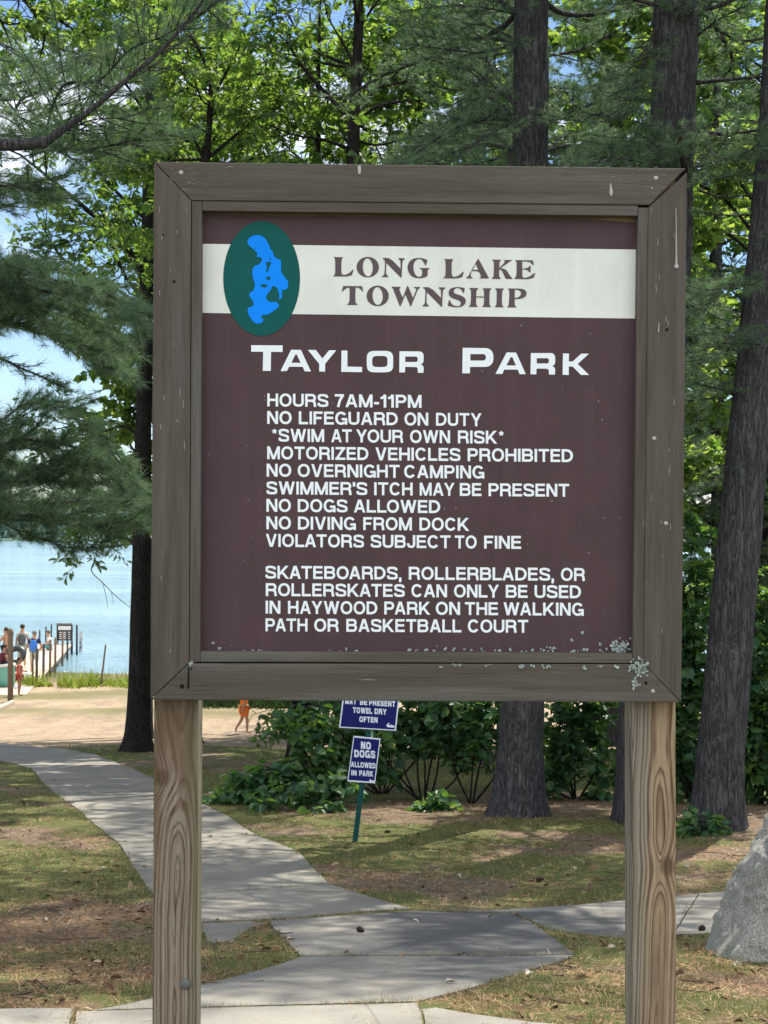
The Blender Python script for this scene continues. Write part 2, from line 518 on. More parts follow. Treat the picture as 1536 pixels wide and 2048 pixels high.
def wood_post(name, x0, y0, tilt, pith, tone, algae_side, seed, knots=(), grey_side=0):
    """growth rings round a slightly tilted heart, so the cut face shows straight grain and cathedrals"""
    m = Mat(name, 0.85, 0.15)
    v = m.coord((1, 1, 1), loc=(-x0, -y0, 0))
    sp = m.new('ShaderNodeSeparateXYZ'); m.l.new(v, sp.inputs[0])
    x, y, z = sp.outputs
    def nz1(sc, det, sd):
        n = m.new('ShaderNodeTexNoise', noise_dimensions='1D'); n.inputs['Detail'].default_value = det
        n.inputs['Scale'].default_value = sc
        m.l.new(m.math('ADD', z, sd), n.inputs['W']); return m.math('SUBTRACT', n.outputs['Fac'], .5)
    cx = m.math('ADD', m.math('MULTIPLY', nz1(1.3, 1, seed), .05), m.math('MULTIPLY', z, tilt))
    cyy = m.math('ADD', m.math('MULTIPLY', nz1(2.0, 2, seed + 31), .075), pith)
    dx, dy = m.math('SUBTRACT', x, cx), m.math('SUBTRACT', y, cyy)
    r = m.math('SQRT', m.math('ADD', m.math('MULTIPLY', dx, dx), m.math('MULTIPLY', dy, dy)))
    wob = m.noise(1.0, 3, .55, m.coord((14, 14, 3.0), loc=(seed, 0, 0)))
    r = m.math('ADD', r, m.math('MULTIPLY', m.math('SUBTRACT', wob, .5), .012))
    kn = None
    for kx, kz, kr in knots:
        ddx, ddz = m.math('SUBTRACT', x, kx), m.math('MULTIPLY', m.math('SUBTRACT', z, kz), .75)
        dd = m.math('SQRT', m.math('ADD', m.math('MULTIPLY', ddx, ddx), m.math('MULTIPLY', ddz, ddz)))
        r = m.math('ADD', r, m.math('MULTIPLY', m.math('EXPONENT', m.math('MULTIPLY', m.math('POWER', m.math('DIVIDE', dd, kr * 2.2), 2), -1)), .016))
        g = m.ramp(m.math('DIVIDE', dd, kr), [(.55, 1.0), (1.0, 0.0)]); kn = g if kn is None else m.math('MAXIMUM', kn, g)
    rn = m.new('ShaderNodeTexNoise', noise_dimensions='1D'); rn.inputs['Scale'].default_value = 70; rn.inputs['Detail'].default_value = 2; m.l.new(r, rn.inputs['W'])
    grit = m.noise(1.0, 3, .6, m.coord((70, 70, 7), loc=(seed, 9, 0)))
    ring = m.math('FRACT', m.math('ADD', m.math('MULTIPLY', r, 140.0), m.math('ADD', m.math('MULTIPLY', rn.outputs['Fac'], 3.0), m.math('MULTIPLY', grit, .7))))
    fine = m.noise(1.0, 5, .65, m.coord((160, 160, 5), loc=(0, seed, 0)))
    light, dark, mid = tone
    col = m.ramp(ring, [(0.0, mid), (.15, light), (.55, light), (.80, mid), (.93, dark), (1.0, mid)])
    col = m.mix(m.ramp(m.noise(1.0, 3, .6, m.coord((40, 40, 2.0), loc=(seed, 1, 4))), [(.36, .35), (.56, 0.0)]), col, light)
    broad = m.noise(1.0, 3, .5, m.coord((22, 22, 2.4), loc=(seed * 2, 3, 0)))
    col = m.mix(m.ramp(broad, [(.50, 0.0), (.66, .8)]), col, tuple(c * .9 for c in mid))
    col = m.mix(m.ramp(fine, [(.3, .45), (.65, 0.0)]), col, tuple(c * .55 for c in mid))
    if kn is not None: col = m.mix(m.math('MULTIPLY', kn, .75), col, m.ramp(fine, [(.3, tuple(c * .35 for c in dark)), (.7, tuple(c * .75 for c in mid))]))
    if grey_side: col = m.mix(m.ramp(m.math('ADD', m.math('MULTIPLY', x, grey_side), m.math('MULTIPLY', m.math('SUBTRACT', broad, .5), .06)), [(.0, 0.0), (.025, .65)]), col, m.ramp(ring, [(.3, (.26, .245, .22)), (.9, (.10, .095, .085))]))
    if algae_side:
        a = m.ramp(m.math('MULTIPLY', x, algae_side), [(.018, 0.0), (.042, 1.0)])
        top = m.ramp(m.noise(1.0, 3, .5, m.coord((30, 30, 2.5))), [(.3, .15), (.65, .8)])
        col = m.mix(m.math('MULTIPLY', a, top), col, (.085, .10, .055))
    ck = m.noise(1.0, 4, .6, m.coord((210, 210, 2.2), loc=(seed, 5, 1)))
    ckm = m.noise(1.0, 2, .5, m.coord((18, 18, 3.5), loc=(2, seed, 9)))
    crack = m.math('MULTIPLY', m.ramp(ck, [(.66, 0.0), (.70, 1.0)]), m.ramp(ckm, [(.48, 0.0), (.58, 1.0)]))
    col = m.mix(m.math('MULTIPLY', crack, .8), col, tuple(c * .35 for c in dark))
    st = m.noise(1.0, 5, .65, m.coord((16, 16, 1.6), loc=(seed, 2, 6)))
    col = m.mix(m.ramp(st, [(.50, 0.0), (.70, .6)]), col, tuple(c * .6 for c in mid))
    col = m.mix(m.ramp(z, [(.0, .75), (.35, 0.0)]), col, (.07, .06, .045))
    m.color(col)
    h = m.math('SUBTRACT', m.math('ADD', m.math('MULTIPLY', ring, .6), fine), m.math('MULTIPLY', crack, 1.5))
    m.bump(h, 0.35, 0.003)
    return m.m

def paint(name, col, rough=.45):
    m = Mat(name, rough, .18)
    f = m.noise(9, 5, .6, m.coord()); s = m.noise(260, 2, .5, m.coord())
    c = m.ramp(f, [(.3, tuple(x * .93 for x in col)), (.7, tuple(min(1, x * 1.05) for x in col))])
    stv = m.noise(1.0, 4, .6, m.coord((40, 40, 1.5)))
    c = m.mix(m.ramp(stv, [(.45, 0.0), (.75, .22)]), c, tuple(min(1, x * 1.25 + .02) for x in col))
    dirt = m.noise(1.0, 5, .7, m.coord((7, 7, 5), loc=(4, 4, 2)))
    c = m.mix(m.ramp(dirt, [(.55, 0.0), (.8, .30)]), c, tuple(x * .72 for x in col))
    c = m.mix(m.ramp(s, [(.74, 0.0), (.78, .35)]), c, (.4, .4, .39))
    m.color(c); return m.m

M_FV, M_FH = wood_frame('stained_frame_wood_upright', True), wood_frame('stained_frame_wood_level', False)
M_PANEL = paint('brown_panel_paint', (.073, .043, .050), .6)
M_BAND = paint('off_white_band_paint', (.69, .725, .705), .6)
M_WHITE = simple_mat('white_vinyl', (.78, .85, .93), .6, .2, .03)
M_DARKLET = simple_mat('dark_brown_vinyl', (.075, .05, .062), .4, .4, .05)
M_GREENEM = simple_mat('teal_green_vinyl', (.002, .088, .085), .6, .15, .06)
M_BLUEEM = simple_mat('bright_blue_vinyl', (.0, .235, .95), .6, .15, .04)
M_RAWWOOD = simple_mat('raw_edge_wood', (.36, .26, .19), .85, .2, .25, 60)
M_STEEL = simple_mat('galvanised_screw', (.34, .34, .34), .45, .6, .2)
M_STEEL.node_tree.nodes['Principled BSDF'].inputs['Metallic'].default_value = .7
M_HOLE = simple_mat('dark_nail_hole', (.012, .01, .01), .9, .1)
M_LICHEN = simple_mat('pale_lichen', (.33, .39, .375), .9, .1, .5, 220, .5)
M_DROPPING = simple_mat('bird_dropping', (.38, .385, .375), .8, .2, .2)

SIGN_C = np.array([0.06904588, 2.95276448, 6.25339936])
SIGN_R = _R('Z', radians(1.42634266)) @ _R('Y', radians(-0.06654495)) @ _R('X', radians(1.24158625))
SP = Plane(SIGN_C, SIGN_R @ np.array([1, 0, 0]), SIGN_R @ np.array([0, 0, 1]))   # depth y > 0 goes away from the viewer
_bx, _by = SP.at(0, -1.0, .09)[:2]
sign = thing('park_sign', 'large brown park rules board in a mitred grey wood frame on two timber posts', 'sign',
             (_bx, _by, ground_z(_bx, _by)))

def board(name, px, y0, y1, mat, bevel=.0022):
    mb = MB(); mb.prism([SP.px(u, v, y0) for u, v in px], SP.at, y0, y1)
    return mb.build(name, mat, sign, bevel=bevel)
board('frame_board', [(308.6, 323.4), (1371.5, 336.8), (1299.5, 409.6), (382.9, 400.5)], 0, .038, M_FH)
board('frame_board', [(1374.4, 344.5), (1362.5, 1404.5), (1287.3, 1328), (1297.2, 415)], 0.001, .038, M_FV)
board('frame_board', [(308.2, 324.6), (382.2, 401.2), (377.6, 1326), (300.8, 1398.4)], 0, .038, M_FV)
board('frame_board', [(301.3, 1399.8), (378.2, 1327), (1288, 1328.8), (1361.5, 1404.8)], 0, .038, M_FH)
board('trim_strip', [(404.4, 401.6), (1276, 410.6), (1276, 431.5), (404.4, 421.3)], .003, .026, M_FH, .0015)
board('trim_strip', [(383.6, 401.8), (403.8, 402), (400.0, 1323.4), (378.9, 1326)], .002, .026, M_FV, .0015)
board('trim_strip', [(1277, 414.6), (1296.5, 415), (1286.9, 1327.6), (1265.5, 1326)], .003, .026, M_FV, .0015)
board('trim_strip', [(400.6, 1303.2), (1264.9, 1307), (1264.9, 1326.4), (400.6, 1323.8)], .002, .026, M_FH, .0015)
YP = .027
board('panel', [(396, 428.8), (700, 433), (1000, 435.5), (1180, 438.5), (1284, 446), (1274, 1318), (392, 1314)], YP, .032, M_PANEL, 0)
board('backing_board', [(330, 345), (1350, 358), (1342, 1388), (322, 1382)], .0395, .047, M_RAWWOOD, 0)
board('backing_rail', [(390, 405), (1290, 414), (1280, 460), (388, 450)], .0335, .039, M_RAWWOOD, 0)
mb = MB(); traced(mb, SP, [SP.px(u, v, YP) for u, v in ((394, 487.6), (1278, 499.2), (1277, 637.2), (394, 625.8))], [], YP - .0006)
mb.build('name_band', M_BAND, sign, fix=False)

# emblem: green oval with the blue lake
def ellipse_px(cx, cy, rx, ry, n=64): return [(cx + rx * cos(2 * pi * i / n), cy + ry * sin(2 * pi * i / n)) for i in range(n)]
mb = MB(); traced(mb, SP, [SP.px(u, v, YP) for u, v in ellipse_px(523.3, 557, 76.8, 114.9)], [], YP - .0012)
emblem = mb.build('emblem', M_GREENEM, sign, fix=False)
LK = [(520, 400), (545, 360), (600, 330), (660, 315), (730, 330), (780, 360), (820, 415), (865, 500), (870, 535), (910, 575), (925, 640),
      (960, 680), (1000, 700), (1042, 710), (1040, 800), (1045, 900), (1080, 960), (1120, 1010), (1150, 1040), (1155, 1130), (1130, 1170),
      (1100, 1180), (1060, 1185), (1055, 1250), (1055, 1310), (1015, 1335), (1008, 1310), (1015, 1260), (1000, 1200), (975, 1145), (945, 1125),
      (905, 1125), (890, 1160), (865, 1210), (820, 1250), (805, 1300), (825, 1350), (870, 1375), (960, 1370), (995, 1395), (1010, 1435),
      (985, 1470), (900, 1530), (830, 1570), (750, 1580), (725, 1600), (735, 1630), (765, 1640), (750, 1690), (700, 1712), (650, 1715),
      (600, 1680), (550, 1610), (520, 1550), (515, 1490), (530, 1460), (580, 1445), (610, 1420), (600, 1350), (560, 1310), (540, 1265),
      (555, 1220), (605, 1195), (630, 1120), (625, 1060), (600, 1000), (585, 920), (595, 850), (625, 805), (690, 785), (720, 750),
      (742, 710), (730, 670), (655, 660), (670, 600), (600, 540), (530, 470), (505, 425)]
ISL = [[(800, 755), (840, 740), (895, 750), (870, 800), (840, 880), (825, 905), (805, 895), (820, 830)],
       ellipse_px(842, 1000, 33, 30, 14), ellipse_px(775, 1118, 55, 28, 16), ellipse_px(872, 697, 14, 16, 8), ellipse_px(628, 527, 13, 11, 8)]
q = lambda L: [SP.px(430 + a * .12692, 430 + b * .12692, YP) for a, b in L]
mb = MB(); traced(mb, SP, q(LK), [q(i) for i in ISL], YP - .0018)
mb.build('lake_shape', M_BLUEEM, emblem, fix=False)

# LONG LAKE TOWNSHIP, flared serif capitals traced letter by letter
def z1(L): return [(660 + a * .14323, 500 + b * .14323) for a, b in L]
def z2(L): return [(870 + a * .14323, 500 + b * .14323) for a, b in L]
def el(cx, cy, rx, ry, tilt=0., n=36):
    return [(cx + rx * cos(a) * cos(tilt) - ry * sin(a) * sin(tilt), cy + rx * cos(a) * sin(tilt) + ry * sin(a) * cos(tilt))
            for a in (2 * pi * i / n for i in range(n))]
def sm(L, corner=70):
    """rounds a traced outline where it turns gently"""
    P = np.array(L, float); n = len(P); out = []
    for i in range(n):
        a, b, c = P[i - 1], P[i], P[(i + 1) % n]; u, v = b - a, c - b
        ang = math.degrees(abs(math.atan2(u[0] * v[1] - u[1] * v[0], u @ v)))
        if ang > corner or min(np.linalg.norm(u), np.linalg.norm(v)) < 14: out.append(tuple(b))
        else: out += [tuple(b - u * .25), tuple(b + v * .25)]
    return out
gL = [(58, 100), (178, 100), (180, 108), (162, 130), (158, 200), (157, 300), (165, 335), (185, 347), (215, 347), (255, 330), (290, 305),
      (315, 275), (328, 280), (322, 305), (298, 370), (45, 370), (45, 360), (65, 350), (73, 320), (75, 200), (72, 130), (58, 110)]
gN = [(735, 112), (838, 112), (985, 262), (985, 180), (980, 145), (955, 130), (955, 115), (1043, 115), (1043, 128), (1015, 150), (1008, 190),
      (1000, 385), (990, 388), (785, 180), (782, 300), (785, 340), (815, 372), (815, 380), (725, 380), (725, 370), (757, 345), (763, 300),
      (768, 170), (760, 140), (735, 122)]
gG = [(1362, 140), (1340, 215), (1328, 213), (1310, 175), (1285, 140), (1255, 125), (1225, 127), (1190, 150), (1168, 195), (1162, 240),
      (1170, 300), (1190, 345), (1220, 370), (1250, 378), (1272, 368), (1285, 345), (1287, 295), (1280, 272), (1255, 262), (1252, 252),
      (1388, 252), (1388, 262), (1368, 275), (1362, 300), (1362, 365), (1320, 385), (1270, 395), (1230, 396), (1170, 385), (1125, 355),
      (1092, 305), (1080, 245), (1092, 190), (1125, 145), (1170, 120), (1230, 110), (1290, 115)]
gT = [(185, 503), (445, 505), (462, 560), (460, 582), (450, 578), (430, 550), (400, 530), (360, 523), (355, 560), (352, 690), (358, 740),
      (382, 760), (382, 768), (240, 768), (240, 760), (265, 740), (273, 690), (275, 560), (270, 525), (230, 533), (200, 555), (178, 580),
      (167, 576), (170, 555)]
gW = [(862, 513), (985, 515), (985, 525), (968, 540), (970, 565), (1015, 668), (1078, 503), (1090, 503), (1158, 668), (1200, 570),
      (1205, 545), (1170, 527), (1170, 517), (1257, 517), (1257, 528), (1230, 550), (1215, 580), (1130, 788), (1122, 788), (1053, 622),
      (985, 785), (975, 785), (890, 570), (880, 540), (862, 525)]
gS = [(415, 530), (405, 600), (393, 603), (375, 565), (345, 538), (315, 530), (280, 540), (260, 565), (262, 595), (290, 615), (350, 632),
      (400, 655), (428, 690), (430, 730), (405, 772), (360, 795), (300, 800), (240, 795), (180, 780), (178, 770), (195, 700), (207, 697),
      (215, 730), (245, 768), (300, 785), (340, 780), (360, 760), (358, 730), (335, 705), (280, 688), (225, 665), (195, 635), (188, 595),
      (200, 555), (240, 525), (310, 517), (360, 522)]
gH = [(482, 530), (605, 532), (605, 542), (582, 560), (575, 600), (575, 648), (685, 650), (685, 600), (683, 560), (665, 545), (665, 535),
      (785, 535), (785, 545), (765, 565), (760, 620), (758, 720), (762, 770), (780, 790), (780, 797), (660, 797), (660, 790), (680, 770),
      (685, 720), (685, 665), (575, 662), (572, 720), (575, 770), (597, 787), (597, 795), (472, 795), (472, 787), (492, 770), (500, 720),
      (503, 600), (500, 560), (482, 542)]
gI = [(842, 535), (960, 537), (960, 546), (940, 565), (935, 620), (933, 720), (937, 775), (955, 792), (955, 800), (835, 800), (835, 792),
      (853, 775), (860, 720), (862, 620), (860, 565), (842, 546)]
gP = [(1020, 538), (1190, 538), (1240, 550), (1272, 575), (1280, 610), (1265, 650), (1220, 675), (1170, 685), (1112, 685), (1110, 740),
      (1115, 780), (1138, 793), (1138, 802), (1008, 802), (1008, 793), (1028, 775), (1033, 720), (1038, 600), (1035, 565), (1020, 548)]
hP = [(1113, 555), (1160, 557), (1190, 575), (1200, 605), (1190, 640), (1160, 662), (1112, 668)]
gA = [(597, 126), (608, 126), (750, 390), (750, 398), (625, 398), (625, 388), (640, 375), (640, 360), (612, 297), (510, 295), (500, 340),
      (500, 375), (525, 390), (525, 398), (435, 397), (435, 388), (470, 360), (500, 300)]
hA = [(567, 195), (605, 278), (525, 278)]
gK = [(798, 135), (920, 137), (920, 146), (902, 160), (897, 200), (897, 250), (960, 190), (975, 165), (965, 148), (965, 140), (1072, 140),
      (1072, 148), (1040, 165), (915, 253), (960, 262), (1000, 285), (1040, 350), (1080, 398), (1080, 406), (985, 404), (975, 380),
      (940, 300), (915, 272), (897, 275), (893, 340), (897, 375), (915, 392), (915, 405), (793, 403), (793, 392), (815, 375), (820, 320),
      (823, 200), (820, 160), (798, 145)]
gE = [(1122, 142), (1365, 145), (1380, 210), (1365, 213), (1340, 180), (1300, 163), (1218, 160), (1218, 262), (1270, 258), (1305, 240),
      (1325, 220), (1335, 222), (1332, 315), (1322, 315), (1300, 290), (1270, 275), (1218, 272), (1217, 370), (1235, 388), (1280, 387),
      (1330, 365), (1385, 322), (1400, 325), (1368, 408), (1108, 406), (1108, 397), (1130, 375), (1138, 320), (1140, 220), (1138, 165), (1122, 152)]
shift = lambda L, dx, dy: [(a + dx, b + dy) for a, b in L]
LET = [(z1(sm(gL)), []), (z1(el(527, 240, 156, 143)), [z1(el(527, 243, 70, 126, -.06))]), (z1(sm(gN)), []), (z1(sm(gG)), []),
       (shift(z1(sm(gL)), 220.5, 3.9), []), (z2(sm(gA)), [z2(hA)]), (z2(sm(gK)), []), (z2(sm(gE)), []),
       (z1(sm(gT)), []), (z1(el(665, 641, 155, 143)), [z1(el(665, 643, 72, 124, -.06))]), (z1(sm(gW)), []),
       (shift(z1(sm(gN)), 80.9, 58.4), []), (z2(sm(gS)), []), (z2(sm(gH)), []), (z2(sm(gI)), []), (z2(sm(gP)), [z2(hP)])]
mb = MB()
for o_, h_ in LET: traced(mb, SP, [SP.px(u, v, YP) for u, v in o_], [[SP.px(u, v, YP) for u, v in L] for L in h_], YP - .0013)
mb.build('township_lettering', M_DARKLET, sign, fix=False)

# TAYLOR PARK, wide capitals
def zt(L): return [(490 + a * .2474, 680 + b * .2474) for a, b in L]
def zp(L): return [(910 + a * .1823, 680 + b * .1823) for a, b in L]
def rr(x0, y0, x1, y1, r, corners=(1, 1, 1, 1), n=6):
    """rounded box, corners from top left clockwise (image axes)"""
    out = []
    for (cx, cy, a0), c in zip(((x0, y0, 180), (x1, y0, 270), (x1, y1, 0), (x0, y1, 90)), corners):
        if not c: out.append((cx, cy)); continue
        ox, oy = (cx + r if cx == x0 else cx - r), (cy + r if cy == y0 else cy - r)
        out += [(ox + r * cos(radians(a0 + 90 * i / n)), oy + r * sin(radians(a0 + 90 * i / n))) for i in range(n + 1)]
    return out
TP = [(zt([(50, 42), (304, 44), (304, 97), (211, 96), (208, 250), (144, 249), (147, 95), (50, 95)]), []),
      (zt([(373, 79), (452, 80), (533, 254), (483, 254), (467, 217), (357, 216), (339, 251), (288, 250)]), [zt([(408, 117), (418, 117), (450, 185), (375, 184)])]),
      (zt([(508, 80), (572, 81), (626, 150), (680, 83), (737, 84), (648, 193), (647, 256), (600, 255), (600, 193)]), []),
      (zt([(780, 85), (828, 86), (828, 215), (947, 218), (946, 260), (778, 258)]), []),
      (zt(_sup(1091, 175, 107, 87, 0, 350, 36, 4.2)), [zt(_sup(1090, 174, 62, 45, 0, 350, 36, 4.0))]),
      (zt([(1249, 91)] + rr(1300, 93, 1444, 195, 34, (0, 1, 0, 0))[1:8] + [(1443, 172), (1436, 188), (1420, 197), (1437, 207), (1444, 222), (1443, 266), (1397, 265), (1396, 232),
        (1390, 222), (1380, 219), (1295, 217), (1292, 263), (1247, 262)]), [zt(rr(1295, 134, 1396, 178, 16, (0, 1, 1, 0)))]),
      (zp([(84, 86)] + [(a, b + .012 * (a - 84)) for a, b in rr(200, 86, 420, 292, 84, (0, 1, 1, 0))[1:15]] + [(165, 296), (163, 366), (80, 366)]), [zp(rr(168, 155, 338, 226, 30, (0, 1, 1, 0)))]),
      (zp([(566, 137), (670, 138), (776, 375), (708, 375), (687, 325), (539, 325), (519, 373), (444, 372)]), [zp([(610, 188), (628, 188), (668, 280), (564, 279)])]),
      (zp([(832, 143)] + rr(900, 144, 1099, 300, 48, (0, 1, 0, 0))[1:8] + [(1098, 245), (1090, 270), (1066, 288), (1090, 300), (1098, 322), (1096, 380), (1030, 379), (1028, 332),
        (1020, 320), (1004, 315), (894, 314), (892, 377), (828, 376)]), [zp(rr(896, 200, 1030, 258, 22, (0, 1, 1, 0)))]),
      (zp([(1184, 148), (1250, 149), (1248, 236), (1290, 236), (1385, 150), (1468, 151), (1346, 263), (1470, 384), (1382, 384), (1290, 292), (1248, 290), (1247, 384), (1180, 382)]), [])]
for word in (TP[:6], TP[6:]):
    mb = MB()
    for o_, h_ in word: traced(mb, SP, [SP.px(u, v, YP) for u, v in o_], [[SP.px(u, v, YP) for u, v in L] for L in h_], YP - .0007)
    mb.build('park_name_lettering', M_WHITE, sign, fix=False)

# the rules: word, left, right, base line at the left and right end of its LINE (line ends given once)
RULES = [
 (533.9, 843.6, 813.2, 816.2, [("HOURS", 533.9, 657.2), ("7AM-11PM", 668.8, 843.6)]),
 (533.7, 963.9, 848.2, 852.8, [("NO", 533.7, 583.8), ("LIFEGUARD", 597, 796.2), ("ON", 808.4, 857.2), ("DUTY", 871.4, 963.9)]),
 (542.8, 1008.6, 883.6, 888.0, [("*SWIM", 542.8, 649), ("AT", 661.7, 704.2), ("YOUR", 711.5, 806.6), ("OWN", 819.5, 900.8), ("RISK*", 915.2, 1008.6)]),
 (533.7, 1146.5, 918.8, 924.8, [("MOTORIZED", 533.7, 737.4), ("VEHICLES", 750.2, 921.4), ("PROHIBITED", 934.7, 1146.5)]),
 (532.6, 968.8, 953.6, 957.6, [("NO", 532.6, 583.1), ("OVERNIGHT", 594.8, 800), ("CAMPING", 807.8, 968.8)]),
 (532.2, 1138.8, 989.0, 994.0, [("SWIMMER'S", 532.2, 735.2), ("ITCH", 747.6, 825.9), ("MAY", 838.8, 909.7), ("BE", 919, 963.5), ("PRESENT", 976.5, 1138.8)]),
 (532.2, 880.9, 1023.9, 1026.7, [("NO", 532.2, 582.4), ("DOGS", 594.8, 695.5), ("ALLOWED", 707, 880.9)]),
 (532.2, 938.9, 1058.9, 1062.2, [("NO", 532.2, 582.4), ("DIVING", 595.3, 711.9), ("FROM", 725.9, 824.4), ("DOCK", 838.2, 938.9)]),
 (531, 1042.9, 1094.0, 1098.2, [("VIOLATORS", 531, 728.5), ("SUBJECT", 740.7, 901.9), ("TO", 909, 953.9), ("FINE", 967.6, 1042.9)]),
 (530, 1170.3, 1157.6, 1162.4, [("SKATEBOARDS,", 530, 803.4), ("ROLLERBLADES,", 817, 1108.5), ("OR", 1121.2, 1170.3)]),
 (531, 1162.5, 1192.5, 1197.0, [("ROLLERSKATES", 531, 810), ("CAN", 822.2, 894.7), ("ONLY", 907.5, 998.7), ("BE", 1010.9, 1055.9), ("USED", 1068.5, 1162.5)]),
 (530.4, 1167.7, 1227.6, 1232.0, [("IN", 530.4, 561.4), ("HAYWOOD", 575.4, 755.3), ("PARK", 768, 861), ("ON", 871, 920.8), ("THE", 929.2, 996.7), ("WALKING", 1006.5, 1167.7)]),
 (530.4, 1057, 1263.0, 1266.0, [("PATH", 530.4, 615.6), ("OR", 627.8, 677.8), ("BASKETBALL", 692, 923.5), ("COURT", 935.2, 1057)])]
mb = MB()
for xa, xb, ya, yb, words in RULES:
    for w_, x0, x1 in words:
        bl = lambda x: ya + (yb - ya) * (x - xa) / (xb - xa)
        px_word(mb, SP, w_, x0 + .6, x1 - .6, bl(x0) - .4, bl(x1) - .4, 25.9, YP - .0005, t=.185)
mb.build('rules_lettering', M_WHITE, sign, fix=False)

# posts
def post(tl, bl_, width_px_top, width_px_bot, mat, name='post'):
    y0 = .0485
    a0, b0 = SP.px(*tl, y0); a1, b1 = SP.px(*bl_, y0)
    w0 = SP.px(tl[0] + width_px_top, tl[1], y0)[0] - a0
    k = (a1 - a0) / (b1 - b0); top, bot = .44, -2.05
    mb = MB()
    ring_ = []
    for b in np.linspace(bot, top, 24):
        a = a0 + k * (b - b0)
        ring_.append([SP.at(a, b, y0), SP.at(a + w0, b, y0), SP.at(a + w0, b, y0 + .089), SP.at(a, b, y0 + .089)])
    V = [p for r in ring_ for p in r]; Fq = []
    for i in range(len(ring_) - 1):
        for j in range(4): Fq.append((4 * i + j, 4 * i + (j + 1) % 4, 4 * i + 4 + (j + 1) % 4, 4 * i + 4 + j))
    Fq += [(3, 2, 1, 0), tuple(4 * (len(ring_) - 1) + j for j in range(4))]
    mb.add(V, Fq)
    return mb.build(name, mat, sign, bevel=.004, seg=2), SP.at(a0 + w0 / 2, b0, y0) - world_loc(sign)
T_L = ((.27, .235, .195), (.055, .034, .024), (.150, .102, .068))
T_R = ((.35, .27, .185), (.075, .040, .025), (.185, .118, .074))
_cl = SP.at(SP.px(352, 1700, .0485)[0], 0, .0485) - world_loc(sign)
_cr = SP.at(SP.px(1309, 1700, .0485)[0], 0, .0485) - world_loc(sign)
M_POSTL = wood_post('weathered_grey_post', _cl[0], _cl[1], .0, .030, T_L, 1.0, 4.0, ((-.028, SP.px(325, 1555, .05)[1] + SIGN_C[2] - sign.location.z, .017),))
M_POSTR = wood_post('weathered_tan_post', _cr[0], _cr[1], .012, .022, T_R, 0, 17.0, ((.027, SP.px(1332, 1730, .05)[1] + SIGN_C[2] - sign.location.z, .019),), -1.0)
post((307.9, 1403), (304.4, 2048), 89, 90, M_POSTL)
post((1265.0, 1403), (1266.0, 2048), 86.8, 83, M_POSTR)

# screws, holes, lichen, droppings
def disc(mb, u, v, r, y, dome=.0015, n=10):
    a, b = SP.px(u, v, y); V = [SP.at(a, b, y - dome)] + [SP.at(a + r * cos(2 * pi * i / n), b + r * sin(2 * pi * i / n), y) for i in range(n)]
    mb.add(V, [(0, 1 + i, 1 + (i + 1) % n) for i in range(n)])
for u, v in ((1312, 356), (1308.5, 877), (1332, 1047), (362, 345), (1306, 1383), (1353, 533)):
    mb = MB(); disc(mb, u, v, .0045, -.0006, .0016); mb.build('screw', M_STEEL, sign, smooth=True)
mb = MB()
for u, v, r in ((348, 563, .003), (1334, 659, .003), (1292, 1366, .0034), (364, 1373, .0045), (383, 1338, .002), (326, 470, .002)):
    disc(mb, u, v, r, -.0008, 0)
a_ = [SP.px(u, v, 0) for u, v in ((376.2, 1332), (378.8, 1332), (378.4, 1376), (374.6, 1379))]
flat(mb, SP, [(0, a_)], -.0009)
mb.build('nail_holes', M_HOLE, sign, fix=False)['kind'] = 'stuff'

YB = .0485
for sg, (u, v, r_) in enumerate(((371, 1967, .0105),)):
    a, b = SP.px(u, v, YB); mb = MB()
    mb.tube([SP.at(a, b, YB + .004), SP.at(a, b, YB - .005), SP.at(a, b, YB - .0065)], [r_, r_, r_ * .75], 14); mb.build('bolt', simple_mat('dark_bolt_steel', (.10, .11, .11), .5, .5, .3), sign, True)
mb = MB(); mb.tube([SP.at(*SP.px(350, 1722, YB), YB - .001), SP.at(*SP.px(362, 1722.5, YB), YB - .001)], .0011, 6); mb.build('staple', M_STEEL, sign)
rg = np.random.default_rng(3)
def lichen_patch(mb, u, v, w, h, n, y):
    for _ in range(n):
        uu, vv = u + rg.normal(0, w / 2.6), v + rg.normal(0, h / 2.6); r = rg.uniform(.0012, .0034)
        a, b = SP.px(uu, vv, y); k = rg.integers(5, 8); ph = rg.uniform(0, 6); tl = rg.uniform(.0005, .004)
        V = [SP.at(a, b, y - .0012)] + [SP.at(a + r * rg.uniform(.5, 1.5) * cos(ph + 2 * pi * i / k), b + r * rg.uniform(.5, 1.5) * sin(ph + 2 * pi * i / k), y - tl * rg.uniform(.3, 1)) for i in range(k)]
        mb.add(V, [(0, 1 + i, 1 + (i + 1) % k) for i in range(k)])
mb = MB()
lichen_patch(mb, 1240, 1296, 27, 20, 75, YP - .004)
lichen_patch(mb, 1279, 1334, 20, 20, 70, -.001)
lichen_patch(mb, 1272, 1364, 8, 13, 18, -.001)
for k in range(38):
    lichen_patch(mb, 415 + 815 * rg.random() ** .7, 1304 - abs(rg.normal(0, 4)), 7, 4, rg.integers(1, 5), YP - .002)
for k in range(14): lichen_patch(mb, rg.uniform(880, 1262), 1330 + abs(rg.normal(0, 3)), 9, 3, 3, -.001)
lichen_patch(mb, 382, 1326, 7, 5, 9, -.001)
for u, v in ((427, 1286), (440, 1297), (1145, 1282), (1200, 1289), (1165, 1266)): lichen_patch(mb, u, v, 5, 4, 4, YP - .001)
mb.build('lichen', M_LICHEN, sign, fix=False)['kind'] = 'stuff'
mb = MB()
